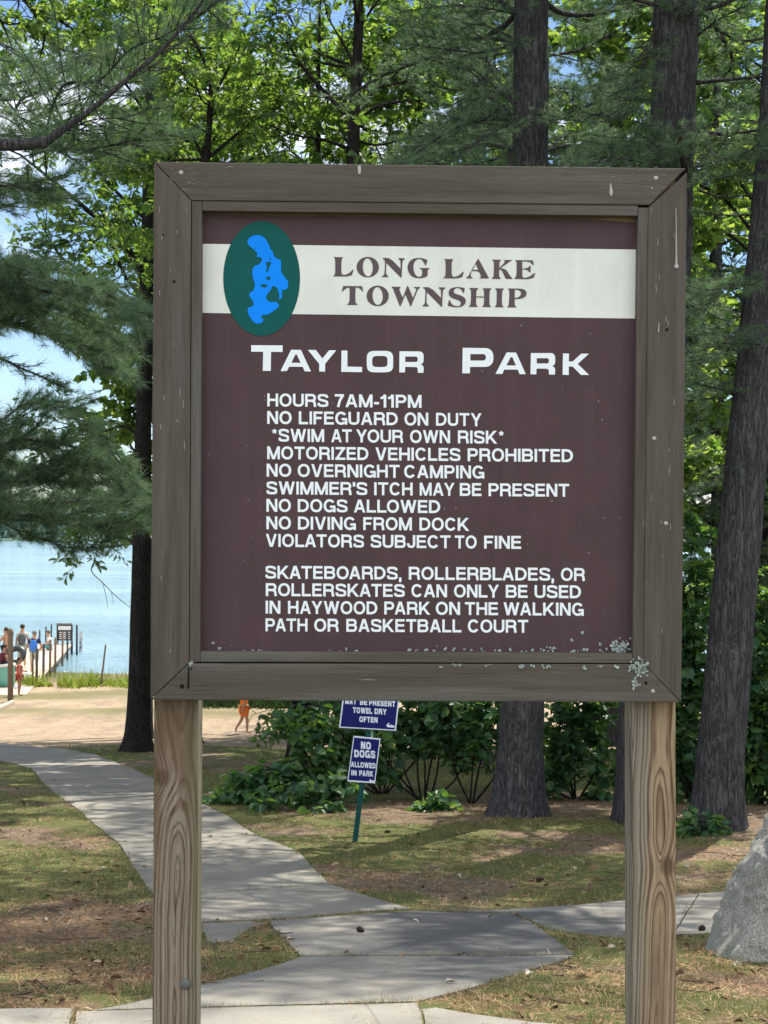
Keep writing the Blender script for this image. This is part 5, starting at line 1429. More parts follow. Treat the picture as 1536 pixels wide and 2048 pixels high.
shrub(59, 760, 20.4, [[(765, 1588), (700, 1530), (660, 1470), (640, 1410)], [(765, 1588), (740, 1510), (720, 1440), (700, 1390)], [(768, 1588), (800, 1510), (830, 1440), (840, 1390)], [(765, 1588), (700, 1560), (650, 1540)],
      [(766, 1588), (780, 1500), (770, 1430), (765, 1380)], [(766, 1588), (850, 1500), (900, 1440), (930, 1400)], [(765, 1588), (690, 1500), (620, 1450), (590, 1420)]], 'broad dark shrub behind the low spreading one and the two blue signs', .13, s0=.4, nl=9)
shrub(53, 945, 18.8, [[(940, 1608), (945, 1540), (950, 1460), (955, 1400)], [(943, 1608), (985, 1560), (1010, 1520), (1030, 1460)], [(945, 1608), (960, 1530), (985, 1460), (1000, 1405)],
      [(942, 1608), (910, 1540), (900, 1470), (905, 1410)]], 'thin shrub pressed against the left side of the flared pine base', .13, **SS)
shrub(54, 1150, 19.5, [[(1150, 1605), (1120, 1540), (1105, 1460), (1100, 1400)], [(1150, 1605), (1150, 1520), (1155, 1440), (1160, 1390)], [(1155, 1605), (1190, 1540), (1205, 1460), (1215, 1400)],
      [(1150, 1605), (1110, 1580), (1085, 1560)], [(1155, 1605), (1200, 1580), (1230, 1550)], [(1150, 1605), (1130, 1500), (1180, 1440), (1190, 1400)], [(1152, 1606), (1175, 1590), (1210, 1600)], [(1150, 1605), (1125, 1480), (1140, 1420)]],
      'bushy shrub between the flared pine and the right post', .13, s0=.2)
shrub(55, 1385, 19, [[(1380, 1600), (1375, 1450), (1385, 1300), (1380, 1150), (1390, 1050)], [(1385, 1600), (1400, 1480), (1410, 1350), (1405, 1230), (1415, 1120)], [(1380, 1600), (1360, 1480), (1350, 1350), (1355, 1200)],
      [(1385, 1600), (1420, 1530), (1440, 1430), (1450, 1330)], [(1380, 1600), (1365, 1540), (1350, 1500)], [(1385, 1600), (1410, 1560), (1430, 1570)], [(1382, 1600), (1390, 1500), (1370, 1400), (1375, 1280)]],
      'tall leafy sapling clump just right of the sign frame', .14, M_SHRUB, LEAF_MAPLE, s0=.12, step=.075, tw=.46)
shrub(56, 1520, 19, [[(1515, 1590), (1500, 1480), (1505, 1380), (1510, 1250), (1520, 1150)], [(1520, 1590), (1540, 1480), (1550, 1350), (1560, 1200)], [(1515, 1590), (1490, 1530), (1480, 1470)], [(1520, 1590), (1560, 1540), (1600, 1480)],
      [(1520, 1590), (1525, 1450), (1530, 1330), (1535, 1200)], [(1518, 1590), (1500, 1570), (1470, 1575)], [(1520, 1590), (1535, 1560), (1560, 1575)], [(1518, 1590), (1508, 1430), (1520, 1330)]],
      'leafy shrub on the far side of the leaning pine', .14, M_SHRUB, LEAF_OVAL, s0=.12, step=.075, tw=.46)
shrub(57, 1090, 17.4, [[(860, 1640), (850, 1620), (830, 1625)], [(870, 1642), (880, 1615), (900, 1622)], [(865, 1640), (868, 1610), (866, 1596)]], 'knee-high seedling in the litter in front of the many-stemmed shrub', .12, s0=.1, tw=.2)
shrub(58, 1400, 16.2, [[(1400, 1668, 15.4), (1385, 1650, 15.4), (1365, 1655, 15.4)], [(1405, 1668, 15.4), (1420, 1645, 15.4), (1440, 1655, 15.4)], [(1403, 1668, 15.4), (1402, 1645, 15.4), (1398, 1632, 15.4)]],
      'low green tuft at the foot of the leaning pine', .10, s0=.1, tw=.2)

# ------------------------------------------------------------------ blue signs on their leaning green post
M_BLUE = simple_mat('navy_sign_blue', (.007, .012, .110), .6, .15, .06)
M_SGNW = simple_mat('sign_white', (.62, .68, .80), .45, .4, .05)
M_GPOST = simple_mat('dark_green_post_paint', (.004, .055, .052), .6, .2, .15)
D_S = 14.6
BP = Plane(np.array([0, D_S, 4.]), [1, 0, 0], [0, 0, 1])
def quad_px(c, shrink=0.):
    c = np.array(c, float); m = c.mean(0); return [tuple(p + (m - p) / np.linalg.norm(p - m) * shrink) for p in c]
b0 = gnd(709, 1691); b0[1] = D_S + .03
gp = thing('sign_post', 'leaning dark green post carrying the two navy blue signs', 'post', (b0[0], D_S + .02, b0[2]))
mb = MB(); pa, pb = np.array(pt(708.6, 1694, D_S + .016)), np.array(pt(746.5, 1385, D_S + .016)); dv = pb - pa; sd_ = np.array([.021, 0, 0])
prof = [(-.026, .0), (-.026, .022), (-.012, .022), (-.010, .006), (.010, .006), (.012, .022), (.026, .022), (.026, .0)]
mb.add([pa + np.array([x, y, 0]) for x, y in prof] + [pb + np.array([x, y, 0]) for x, y in prof], [(i, (i + 1) % 8, 8 + (i + 1) % 8, 8 + i) for i in range(8)] + [tuple(range(8)), tuple(range(15, 7, -1))])
mb.build('channel', M_GPOST, gp)
def small_sign(name, label, corners, lines, e=3.2):
    ctr = BP.at(*BP.px(*np.mean(corners, axis=0)))
    t = thing(name, label, 'sign', ctr)
    f = lambda c: [BP.px(u, v) for u, v in c]
    mb = MB(); mb.prism(f(quad_px(corners)), BP.at, 0, .003); mb.build('border', M_SGNW, t)
    mb = MB(); mb.prism(f(quad_px(corners, 3.4)), BP.at, -.0006, .0005); mb.build('face', M_BLUE, t)
    for w_, x0, y0, x1, y1, cap, tt in lines:
        mb = MB(); px_word(mb, BP, w_, x0, x1, y0, y1, cap, -.0012, t=tt, gap=.13, e=e); mb.build('lettering', M_SGNW, t, fix=False)
    return t
zs = lambda a, b: (660 + a * .1514, 1390 + b * .1514)
def ln(w, a0, b0_, a1, b1, cap, t=.25):
    (x0, y0), (x1, y1) = zs(a0, b0_), zs(a1, b1); return (w, x0, y0, x1, y1, cap * .1514, t)
up_c = [(688.5, 1371), (801.5, 1373.5), (792, 1461.5), (677.9, 1455)]
s1 = small_sign('blue_sign', 'wide navy sign about towels, the upper of the two on the leaning green post', up_c,
  [ln('MAY', 200, 118, 350, 126, 74), ln('BE', 396, 129, 492, 134, 74), ln('PRESENT', 516, 136, 862, 158, 76), ln('TOWEL', 302, 236, 558, 250, 76), ln('DRY', 588, 252, 748, 262, 76),
   ln('OFTEN', 388, 356, 630, 368, 74)])
lo_c = [(707, 1471.7), (761, 1477), (750, 1566.8), (694.8, 1562.6)]
s2 = small_sign('blue_sign', 'narrow navy NO DOGS sign, the lower of the two on the leaning green post', lo_c,
  [ln('NO', 408, 710, 540, 720, 96, .27), ln('DOGS', 320, 820, 596, 836, 98, .26), ln('ALLOWED', 276, 950, 602, 972, 72, .25), ln('IN', 283, 1060, 352, 1066, 70, .25), ln('PARK', 386, 1068, 572, 1080, 74, .25)])
for s_, pts in ((s1, [(742, 405), (765, 372), (790, 370), (775, 395), (800, 402), (812, 388), (828, 404), (850, 400), (852, 432), (790, 428), (760, 422)]),
               (s2, [(512, 1140), (522, 1128), (533, 1108), (545, 1126), (590, 1128), (588, 1148), (520, 1144)])):
    mb = MB(); traced(mb, BP, [BP.px(*zs(a, b)) for a, b in pts], [], -.0012); mb.build('emblem', M_SGNW, s_, fix=False)

# ------------------------------------------------------------------ boulder
m = Mat('granite', .85, .3)
v1 = m.voronoi(62, m.coord()).outputs['Color']; n1 = m.noise(85, 4, .7, m.coord()); n2 = m.noise(4, 5, .65, m.coord()); n3 = m.noise(17, 5, .7, m.coord((1, 1, .6)))
c = m.ramp(n1, [(.3, (.08, .078, .072)), (.48, (.28, .272, .245)), (.62, (.42, .405, .365)), (.72, (.55, .53, .49))])
c = m.mix(m.ramp(n2, [(.42, 0.0), (.65, .55)]), c, (.19, .215, .17)); c = m.mix(m.ramp(n3, [(.56, 0.0), (.66, .55)]), c, (.38, .385, .315))
m.color(c); m.bump(m.math('ADD', n1, m.math('MULTIPLY', n3, 1.5)), .8, .012)
bc = pt(1633, 1800, 8.35)
rock = thing('boulder', 'tall speckled granite boulder by the side path', 'boulder', (bc[0], bc[1], ground_z(bc[0], bc[1])))
bm = bmesh.new(); bmesh.ops.create_icosphere(bm, subdivisions=6, radius=1)
PL = [((-.922, -.05, .387), .402), ((-.5, -.82, .25), .43), ((.1, -.97, .22), .40), ((1, 0, .25), .62), ((.3, .92, .2), .45), ((-.45, .85, .3), .42), ((.1, .0, 1), .72), ((.6, -.7, .35), .55), ((0, 0, -1), .8), ((-.98, .1, .1), .56), ((-.15, -.8, .58), .52)]
PL = [(np.array(n) / np.linalg.norm(n), h) for n, h in PL]; rv = np.random.default_rng(5)
X = np.array([v.co[:] for v in bm.verts]); pr = np.stack([np.clip(X @ n, .02, 9) / h for n, h in PL], 1)
R = 1 / (np.sum(pr ** 34, 1) ** (1 / 34)); Y = X * R[:, None]
nn_ = lambda s, k: (fbm(Y[:, 0] * s + Y[:, 2] * s * .7 + 40, Y[:, 1] * s + Y[:, 2] * s * .55 + 40, k, 4) - .5)
Y = Y + X * (nn_(2.6, 1) * .12 + nn_(8, 2) * .05 - .05 * np.clip(.10 - np.abs(nn_(4.5, 7)), 0, 1) * 5 + nn_(30, 3) * .016)[:, None]
for v, y in zip(bm.verts, Y): v.co = y
me = bpy.data.meshes.new('rock_body'); bm.to_mesh(me); bm.free(); o = link_mesh('rock_body', me, m.m, rock, True); o.location = Vector(bc) - Vector(rock.location)

# ------------------------------------------------------------------ people
def skin_mesh(name, nodes, edges, mat, parent, sub=1, root=None):
    keys = list(nodes); me = bpy.data.meshes.new('tmp'); off = world_loc(parent)
    me.from_pydata([(np.array(nodes[k][0]) - off).tolist() for k in keys], [(keys.index(a), keys.index(b)) for a, b in edges], [])
    o = bpy.data.objects.new('tmp', me); C.objects.link(o)
    o.modifiers.new('s', 'SKIN')
    sk = me.skin_vertices[0].data
    for i, k in enumerate(keys):
        r = nodes[k][1]; sk[i].radius = (r, r) if np.isscalar(r) else r
        sk[i].use_root = (k == (root or keys[0]))
    ss = o.modifiers.new('u', 'SUBSURF'); ss.levels = sub; ss.render_levels = sub
    dg = bpy.context.evaluated_depsgraph_get(); dg.update()
    m2 = bpy.data.meshes.new_from_object(o.evaluated_get(dg)); m2.name = name
    bpy.data.objects.remove(o); bpy.data.meshes.remove(me); m2.materials.clear()
    return link_mesh(name, m2, mat, parent, True)

SK = simple_mat('skin_tan', (.46, .25, .165), .6, .3, .05); SK2 = simple_mat('skin_brown', (.30, .165, .105), .6, .3, .05)
HAIR_D = simple_mat('dark_hair', (.035, .024, .018), .6, .3); HAIR_B = simple_mat('brown_hair', (.12, .075, .045), .6, .3)
def cloth(n, c): return simple_mat(n, c, .9, .1, .10, 12)
def person(base, H, heading, label, skin, hair, shirt=None, shorts=None, pose={}, short_len=.55, sleeve=.5, group=None, face=False):
    """one continuous skinned body; x right, y forwards, z up in the figure's own frame"""
    t = thing('person', label, 'person', base, group); ch, sh = cos(heading), sin(heading)
    J = dict(pelvis=(0, 0, .525), waist=(0, 0, .60), chest=(0, .005, .715), neckb=(0, .0, .80), neck=(0, .0, .845), skull=(0, .012, .895), brow=(0, .014, .94), crown=(0, .004, .975),
             nose=(0, .062, .91), chin=(0, .035, .872), shL=(-.095, 0, .785), shR=(.095, 0, .785), elL=(-.135, -.01, .63), elR=(.135, -.01, .63), wrL=(-.145, .035, .50), wrR=(.145, .035, .50),
             haL=(-.147, .05, .455), haR=(.147, .05, .455), hipL=(-.052, 0, .50), hipR=(.052, 0, .50), knL=(-.058, .01, .275), knR=(.058, .01, .275), anL=(-.06, -.01, .045), anR=(.06, -.01, .045), toL=(-.068, .095, .018), toR=(.068, .095, .018))
    J.update(pose)
    RR = dict(pelvis=.078, waist=.068, chest=.080, neckb=.05, neck=.033, skull=.050, brow=.054, crown=.030, nose=.011, chin=.024, sh=.042, el=.026, wr=.018, ha=.021, hip=.062, kn=.038, an=.023, to=.020)
    rad = lambda k: RR.get(k, RR.get(k[:-1]))
    for s in 'LR':      # five fingers, unequal and a little bent
        h, w = np.array(J['ha' + s]), np.array(J['wr' + s]); d = h - w; d /= np.linalg.norm(d); sx = np.array([1, 0, 0]) if abs(d[0]) < .8 else np.array([0, 0, 1.])
        f = np.cross(d, sx); f /= np.linalg.norm(f)
        for i, (o_, l_) in enumerate(((-.9, .034), (-.3, .042), (.3, .044), (.9, .036))): J[f'f{i}{s}'] = tuple(h + f * o_ * .013 + d * l_ + sx * .006); RR[f'f{i}'] = .0055
        J['f4' + s] = tuple(h + f * .026 + d * .012); RR['f4'] = .006
    W = {k: np.array([base[0] + H * (p[0] * ch - p[1] * sh), base[1] + H * (p[0] * sh + p[1] * ch), base[2] + H * p[2]]) for k, p in J.items()}
    N = {k: (W[k], rad(k) * H if k in RR else rad(k) * H) for k in J}
    E = [('pelvis', 'waist'), ('waist', 'chest'), ('chest', 'neckb'), ('neckb', 'neck'), ('neck', 'skull'), ('skull', 'brow'), ('brow', 'crown'), ('skull', 'nose'), ('skull', 'chin')]
    for s in 'LR':
        E += [('neckb', 'sh' + s), ('sh' + s, 'el' + s), ('el' + s, 'wr' + s), ('wr' + s, 'ha' + s), ('pelvis', 'hip' + s), ('hip' + s, 'kn' + s), ('kn' + s, 'an' + s), ('an' + s, 'to' + s)] + [('ha' + s, f'f{i}{s}') for i in range(5)]
    skin_mesh('body', N, E, skin, t, 1, 'pelvis')
    if shirt:
        n = {k: (W[k], rad(k) * H * 1.16 + .006) for k in ('pelvis', 'waist', 'chest', 'neckb', 'shL', 'shR')}; n['neckb'] = (W['neckb'] - np.array([0, 0, .012 * H]), .055 * H)
        e = [('pelvis', 'waist'), ('waist', 'chest'), ('chest', 'neckb'), ('neckb', 'shL'), ('neckb', 'shR')]
        for s in 'LR':
            p = W['sh' + s] + (W['el' + s] - W['sh' + s]) * sleeve * 1.3; n['sl' + s] = (p, .040 * H); e.append(('sh' + s, 'sl' + s))
        skin_mesh('shirt', n, e, shirt, t, 1, 'waist')
    if shorts:
        n = {k: (W[k], rad(k) * H * 1.12 + .006) for k in ('pelvis', 'hipL', 'hipR')}; e = [('pelvis', 'hipL'), ('pelvis', 'hipR')]
        for s in 'LR':
            p = W['hip' + s] + (W['kn' + s] - W['hip' + s]) * short_len * 1.25; n['k' + s] = (p, .060 * H); e.append(('hip' + s, 'k' + s))
        skin_mesh('shorts', n, e, shorts, t, 1, 'pelvis')
    if hair:
        mb = MB(); c = (W['brow'] + W['crown']) / 2 + (W['neckb'] - W['neckb']); back = np.array([sh, -ch, 0]) * .016 * H
        mb.ellipsoid(c + back + np.array([0, 0, .002 * H]), (.060 * H, .062 * H, .055 * H), 12, 8); mb.build('hair', hair, t, True)
    if face:
        fw = np.array([-sh, ch, 0]); rt = np.array([ch, sh, 0])
        for s in (-1, 1):
            mb = MB(); mb.ellipsoid(W['brow'] + fw * .048 * H + rt * s * .020 * H - np.array([0, 0, .012 * H]), (.008 * H,) * 3, 8, 6); mb.build('eye', HAIR_D, t, True)
            mb = MB(); mb.ellipsoid(W['skull'] + rt * s * .054 * H + np.array([0, 0, .02 * H]), (.008 * H, .014 * H, .02 * H), 8, 6); mb.build('ear', skin, t, True)
    return t, W

# the child in orange crossing the sand
kb = gnd(487, 1467)
_k, KW = person(kb, 1.30, -pi / 2 + .35, 'person in an orange shirt and orange shorts walking across the sand', SK, HAIR_B, cloth('orange_shirt_cloth', (.85, .19, .02)), cloth('orange_print_cloth', (.80, .22, .05)),
  dict(hipL=(-.05, 0, .5), hipR=(.05, 0, .5), knL=(-.055, -.02, .28), anL=(-.06, -.14, .10), toL=(-.064, -.14, .015), knR=(.055, .06, .28), anR=(.06, .055, .045), toR=(.066, .15, .018), wrL=(-.14, .10, .52), haL=(-.14, .13, .485), wrR=(.14, -.06, .50), haR=(.14, -.07, .455)),
  .62, .5, face=True)
mb = MB(); a = np.linspace(0, 2 * pi, 15)
hp = (KW['pelvis'] + KW['waist']) / 2 - np.array([0, 0, .045])
mb.tube([hp + np.array([0, 0, z]) for z in (-.03, .0, .035, .06)], [.122, .126, .124, .118], 14); mb.build('waistband', cloth('teal_print_cloth', (.14, .42, .34)), _k, True)

# ------------------------------------------------------------------ the dock and what stands on it
def at_z(u, v, z):
    r = ray(u, v); return EYE + r * ((z - EYE[2]) / r[2])
DZ = .45
pR0, pR1 = at_z(73, 1366, DZ), at_z(144.5, 1288.5, DZ)
ax = (pR1 - pR0) / np.linalg.norm(pR1 - pR0); lf = np.array([-ax[1], ax[0], 0.])
WD = 1.9
M_DECK = simple_mat('dock_planks', (.50, .40, .32), .85, .2, .18, 5)
M_DPOST = simple_mat('dock_post_steel', (.055, .055, .06), .6, .3, .3); M_DPOST2 = simple_mat('weathered_dock_post', (.16, .12, .09), .85, .2, .3)
p0 = pR0 - ax * 5.0
dock = thing('dock', 'long plank dock running out into the lake between metal posts', 'dock', (p0[0], p0[1], 0))
L = np.linalg.norm(pR1 - p0); mb = MB(); k = 0; s = 0.0
Rm = np.stack([ax, lf, np.array([0, 0, 1.])], 1)
while s < L: mb.box(p0 + ax * (s + .07) + lf * WD / 2 - np.array([0, 0, .02 + .002 * (k % 3)]), (.132, WD, .04), Rm); s += .142; k += 1
mb.build('deck', M_DECK, dock)
for off in (.06, WD - .06):
    mb = MB(); mb.box(p0 + ax * L / 2 + lf * off - np.array([0, 0, .12]), (L, .05, .14), Rm); mb.build('stringer', M_DPOST2, dock)
def dock_post(u, vt, vb, mat, r=.045, side='R'):
    # where the column of the post meets the dock's edge line
    o_ = pR0 + (lf * (WD + .05) if side == 'L' else -lf * .05); d = ray(u, 1300); n = np.array([d[1], -d[0]])   # vertical plane through the eye
    tt = -(n @ (o_[:2] - EYE[:2])) / (n @ ax[:2]); q = o_ + ax * tt; D_ = q[1]
    top = EYE[2] - (vt - 1070 + (u - 768) * -.0087) / F_PX * D_
    mb = MB(); mb.tube([(q[0], D_, -1.2), (q[0], D_, top - .02), (q[0], D_, top)], [r, r, r * .5], 8); mb.build('post', mat, dock, True)
for i, (u, vt) in enumerate(((74, 1296), (87.3, 1287), (100.5, 1279), (110.7, 1274.5), (125, 1263), (134.8, 1261), (144, 1282))): dock_post(u, vt, 0, (M_DPOST, M_DPOST2)[i in (2, 3, 4)], .05)
for u, vt in ((79, 1260), (91.4, 1253), (102.3, 1248)): dock_post(u, vt, 0, M_DPOST, .045, 'L')
# notice board at the dock's end
def free_post(name, label, u, vt, vb, d, r, mat, cat='post', tilt=(0, 0), top=.6):
    a, b = pt(u + tilt[0], vt, d), pt(u, vb, d); b = b.copy(); b[2] -= .1
    t = thing(name, label, cat, b); mb = MB(); mb.tube([b, a * .96 + b * .04, a], [r, r * .95, r * top], 10); mb.build('shaft', mat, t, True); return t
d_b = 74.
nb0 = pt(129, 1290, d_b)
nb = thing('notice_board', 'black and white notice board at the far end of the dock', 'sign', (nb0[0], d_b, DZ))
NP = Plane(pt(129, 1264, d_b), [1, 0, 0], [0, 0, 1]); f4 = lambda L: [NP.px(u, v) for u, v in L]
M_BLK = simple_mat('black_board', (.02, .02, .022), .6, .3); M_GREYF = simple_mat('grey_frame', (.16, .16, .16), .6, .3); M_LW = simple_mat('faded_white_paint', (.62, .62, .62), .6, .3)
mb = MB(); mb.prism(f4([(114, 1247.5), (143.5, 1247.5), (143.5, 1281), (114, 1281)]), NP.at, 0, .05); mb.build('board', M_BLK, nb)
mb = MB(); mb.prism(f4([(116.5, 1252), (141.8, 1252), (141.8, 1260), (116.5, 1260)]), NP.at, -.012, -.002); mb.build('upper_panel', M_LW, nb)
for L4 in ([(113, 1246.5), (144.3, 1246.5), (144.3, 1249.3), (113, 1249.3)],): mb = MB(); mb.prism(f4(L4), NP.at, -.02, .06); mb.build('cap_rail', M_GREYF, nb)
for u in (114.6, 143.0): mb = MB(); a_ = NP.at(*NP.px(u, 1250)); mb.tube([(a_[0], d_b + .09, -.9), (a_[0], d_b + .09, a_[2])], .06, 8); mb.build('leg', M_GREYF, nb)
mb = MB()
for r_ in range(4):
    for c_ in range(3):
        u, v = 118.5 + c_ * 8.2, 1264.5 + r_ * 4; flat(mb, NP, [(0, f4([(u, v + 1.5), (u + 5.4, v + 1.2), (u + 5.2, v - .6), (u + .6, v - .8)]))], -.006)
mb.build('white_markings', M_LW, nb, fix=False)['kind'] = 'stuff'
free_post('dock_pile', 'tall dark pile standing in the water just right of the notice board', 153.7, 1249, 1309, 73, .055, M_DPOST)
mp_ = thing('marker_pole', 'mottled grey and white marker pole standing in the lake right of the dock', 'marker', pt(162, 1301, 75)); mb = MB()
a_ = pt(162, 1262, 75); mb.tube([(a_[0], 75, -1), (a_[0], 75, a_[2] - .03), (a_[0], 75, a_[2])], [.085, .085, .05], 12)
mm = Mat('mottled_marker', .7, .3); mm.color(mm.ramp(mm.noise(7, 3, .6, mm.coord()), [(.42, (.12, .12, .13)), (.55, (.5, .5, .5))])); mb.build('pole', mm.m, mp_, True)
# shore posts
t_ = free_post('mooring_post', 'thick weathered post with a rounded head near the left boats', 21, 1264, 1411, 48, .095, M_DPOST2)
mb = MB(); mb.ellipsoid(pt(20.5, 1266, 48), (.115, .115, .16), 12, 8); mb.build('post_head', M_DPOST2, t_, True)
free_post('stake', 'thin dark stake in front of the man with the blue bag', 65.8, 1302, 1385, 54, .03, M_DPOST)
_ls = free_post('driftwood_stick', 'bare stick leaning to the right in the shore grass', 198.5, 1288, 1393, 54.5, .035, M_DPOST2, 'stick', (13, 0), .3)
tb = thing('landscape_timber', 'pale timber edging at the foot of the thick weathered post', 'timber', gnd(20, 1412)); mb = MB()
a_, b_ = gnd(24, 1408), gnd(-60, 1446); mb.tube([a_ + up * .05, b_ + up * .05], .085, 6); mb.build('beam', simple_mat('pale_timber', (.46, .38, .30), .9, .1, .2), tb)

GRP = None
q = at_z(68, 1345, DZ + .0)
_p, W_ = person(q, 1.66, .05, 'person in a navy shirt and long pale shorts on the dock, wearing a blue bag', SK, cloth('grey_cap', (.20, .20, .19)), cloth('navy_shirt_cloth', (.025, .04, .10)), cloth('pale_khaki_cloth', (.50, .44, .36)),
  dict(elL=(-.17, .0, .64), wrL=(-.215, .03, .52), haL=(-.225, .045, .48), elR=(.17, 0, .64), wrR=(.225, .03, .51), haR=(.24, .045, .47)), .85)
def bag(name, label, c, s, mat, strap):
    t = thing(name, label, 'bag', c); mb = MB(); mb.ellipsoid(np.array(c) + [0, 0, -s[2] * .1], (s[0], s[1], s[2]), 14, 10); mb.build('sack', mat, t, True)
    for sx in (-1, 1):
        mb = MB(); mb.tube(catmull([np.array(c) + [sx * s[0] * .55, -s[1] * .5, s[2] * .7], np.array(c) + [sx * s[0] * .75, .02, s[2] * 1.15], np.array(c) + [sx * s[0] * .8, .10, s[2] * .6]], 4), .012, 6); mb.build('strap', strap, t)
    return t
bag('drawstring_bag', 'bright blue bag with pale cords worn by the man in navy', W_['chest'] + [0.0, -.17, -.10], (.165, .09, .25), cloth('bright_blue_cloth', (.06, .20, .62)), M_LW)
q = at_z(44, 1334, DZ)
_p, W_ = person(q, 1.76, .2, 'person with a dark grey backpack and pale teal shorts standing on the dock', SK, HAIR_D, cloth('light_grey_cloth', (.50, .52, .52)), cloth('pale_teal_cloth', (.36, .46, .44)), {}, .8)
bag('backpack', 'dark grey backpack on the person near the inner tube', W_['chest'] + [.02, -.19, -.07], (.175, .12, .25), cloth('dark_grey_cloth', (.10, .11, .115)), M_LW)
q = at_z(11, 1336, DZ)
person(q, 1.66, 1.2, 'shirtless person on the dock half hidden by the thick post', SK, HAIR_D, None, cloth('dark_trunk_cloth', (.03, .035, .05)), dict(elL=(-.16, .07, .66), wrL=(-.2, .16, .56), haL=(-.21, .2, .54)), .7)
q = at_z(101, 1300, DZ)
SIT = dict(pelvis=(0, 0, .085), waist=(0, .01, .16), chest=(0, .035, .27), neckb=(0, .05, .355), neck=(0, .06, .40), skull=(0, .075, .45), brow=(0, .08, .495), crown=(0, .07, .53), nose=(0, .13, .465), chin=(0, .10, .425),
           shL=(-.095, .045, .34), shR=(.095, .045, .34), elL=(-.14, .10, .20), elR=(.14, .10, .20), wrL=(-.12, .2, .13), wrR=(.12, .2, .13), haL=(-.115, .24, .12), haR=(.115, .24, .12), hipL=(-.052, .02, .08), hipR=(.052, .02, .08),
           knL=(-.07, .24, .14), knR=(.07, .24, .14), anL=(-.07, .33, -.06), anR=(.07, .33, -.06), toL=(-.07, .42, -.07), toR=(.07, .42, -.07))
person(q, 1.66, pi / 2 + .25, 'person in a white top sitting on the planks midway along the dock', SK, HAIR_B, cloth('white_shirt_cloth', (.66, .66, .66)), cloth('teal_trunk_cloth', (.10, .30, .30)), SIT, .8)

# rowboat, board, paddle, inner tube and their people at the left edge of the shore
bb = pt(-12, 1388, 53.5); bb[2] = ground_z(bb[0], bb[1]) + .02
boat = thing('rowboat', 'pale green rowboat with a white gunwale pulled up at the left of the dock', 'boat', bb)
M_GRN = simple_mat('sea_green_hull_paint', (.13, .36, .31), .45, .4, .08); M_GUN = simple_mat('white_gunwale', (.68, .68, .64), .5, .4)
V, Fq = [], []; ns, nc = 15, 9
for i in range(ns):
    s = i / (ns - 1); hw = .62 * (1 - (2 * s - 1) ** 4 * .35) * (1 if s < .55 else max(.04, 1 - ((s - .55) / .45) ** 2.2)); hh = .72 + .22 * max(0, s - .5) ** 1.5
    for j in range(nc):
        a = -1 + 2 * j / (nc - 1); V.append(bb + np.array([(s - .78) * 3.4, a * hw, hh * abs(a) ** 3.0 + .02]))
Fq = [(i * nc + j, (i + 1) * nc + j, (i + 1) * nc + j + 1, i * nc + j + 1) for i in range(ns - 1) for j in range(nc - 1)] + [tuple(range(nc))]
mb = MB(); mb.add(V, Fq); mb.build('hull', M_GRN, boat, True)
for j in (0, nc - 1): mb = MB(); mb.tube([V[i * nc + j] + np.array([0, 0, .03]) for i in range(ns)], .055, 8); mb.build('gunwale', M_GUN, boat, True)
mb = MB(); mb.box(bb + np.array([-1.2, 0, .5]), (.3, 1.05, .04)); mb.build('thwart', M_DECK, boat)
a_ = pt(66, 1358, 56.5)
pbd = thing('paddleboard', 'white paddleboard lying half in the water below the dock', 'paddleboard', a_); mb = MB()
P_ = catmull([pt(38, 1346, 57), pt(58, 1353, 57), pt(76, 1361, 57), pt(94, 1371, 57)], 6); mb.tube(P_, [.02 + .15 * sin(pi * min(1, .25 + .75 * i / (len(P_) - 1))) ** .6 for i in range(len(P_))], 10); mb.build('board', M_GUN, pbd, True)
a_, b_ = pt(56, 1318, 53), pt(29, 1384, 53)
pd = thing('paddle', 'pale paddle held slanting in front of the rowboat', 'paddle', b_); mb = MB(); mb.tube([a_, b_ * .75 + a_ * .25], .018, 8); mb.build('shaft', M_GUN, pd)
mb = MB(); dpd = (b_ - a_) / np.linalg.norm(b_ - a_); mb.tube([b_ * .78 + a_ * .22, b_ * .85 + a_ * .15, b_ * .95 + a_ * .05, b_], [.03, .09, .10, .05], 8); mb.build('blade', M_LW, pd, True)
it = thing('inner_tube', 'big black rubber inner tube propped behind the rowboat', 'inner tube', pt(31, 1325, 57)); mb = MB()
mb.torus(pt(31.5, 1311, 57), .29, .115, np.array([1, 0, 0]), np.array([.1, .45, .89]), 30, 10); mb.build('rubber_ring', simple_mat('black_rubber', (.02, .022, .022), .35, .5), it, True)
q = gnd(38, 1392)
person(q, 1.32, -1.2, 'child with bare brown legs in a red patterned swimsuit beside the rowboat', SK2, HAIR_D, cloth('red_swim_cloth', (.55, .10, .08)), cloth('red_trunk_cloth', (.45, .09, .08)), dict(elL=(-.15, .05, .66), wrL=(-.12, .15, .62), haL=(-.11, .19, .62)), .45, .2)
q = pt(3, 1337, 53.5)
person(q - np.array([0, 0, .02]), 1.62, -1.0, 'person in dark shorts sitting on the rowboat at the left picture edge', SK2, HAIR_D, cloth('maroon_cloth', (.10, .03, .04)), cloth('black_short_cloth', (.02, .02, .03)), SIT, .8, .25)

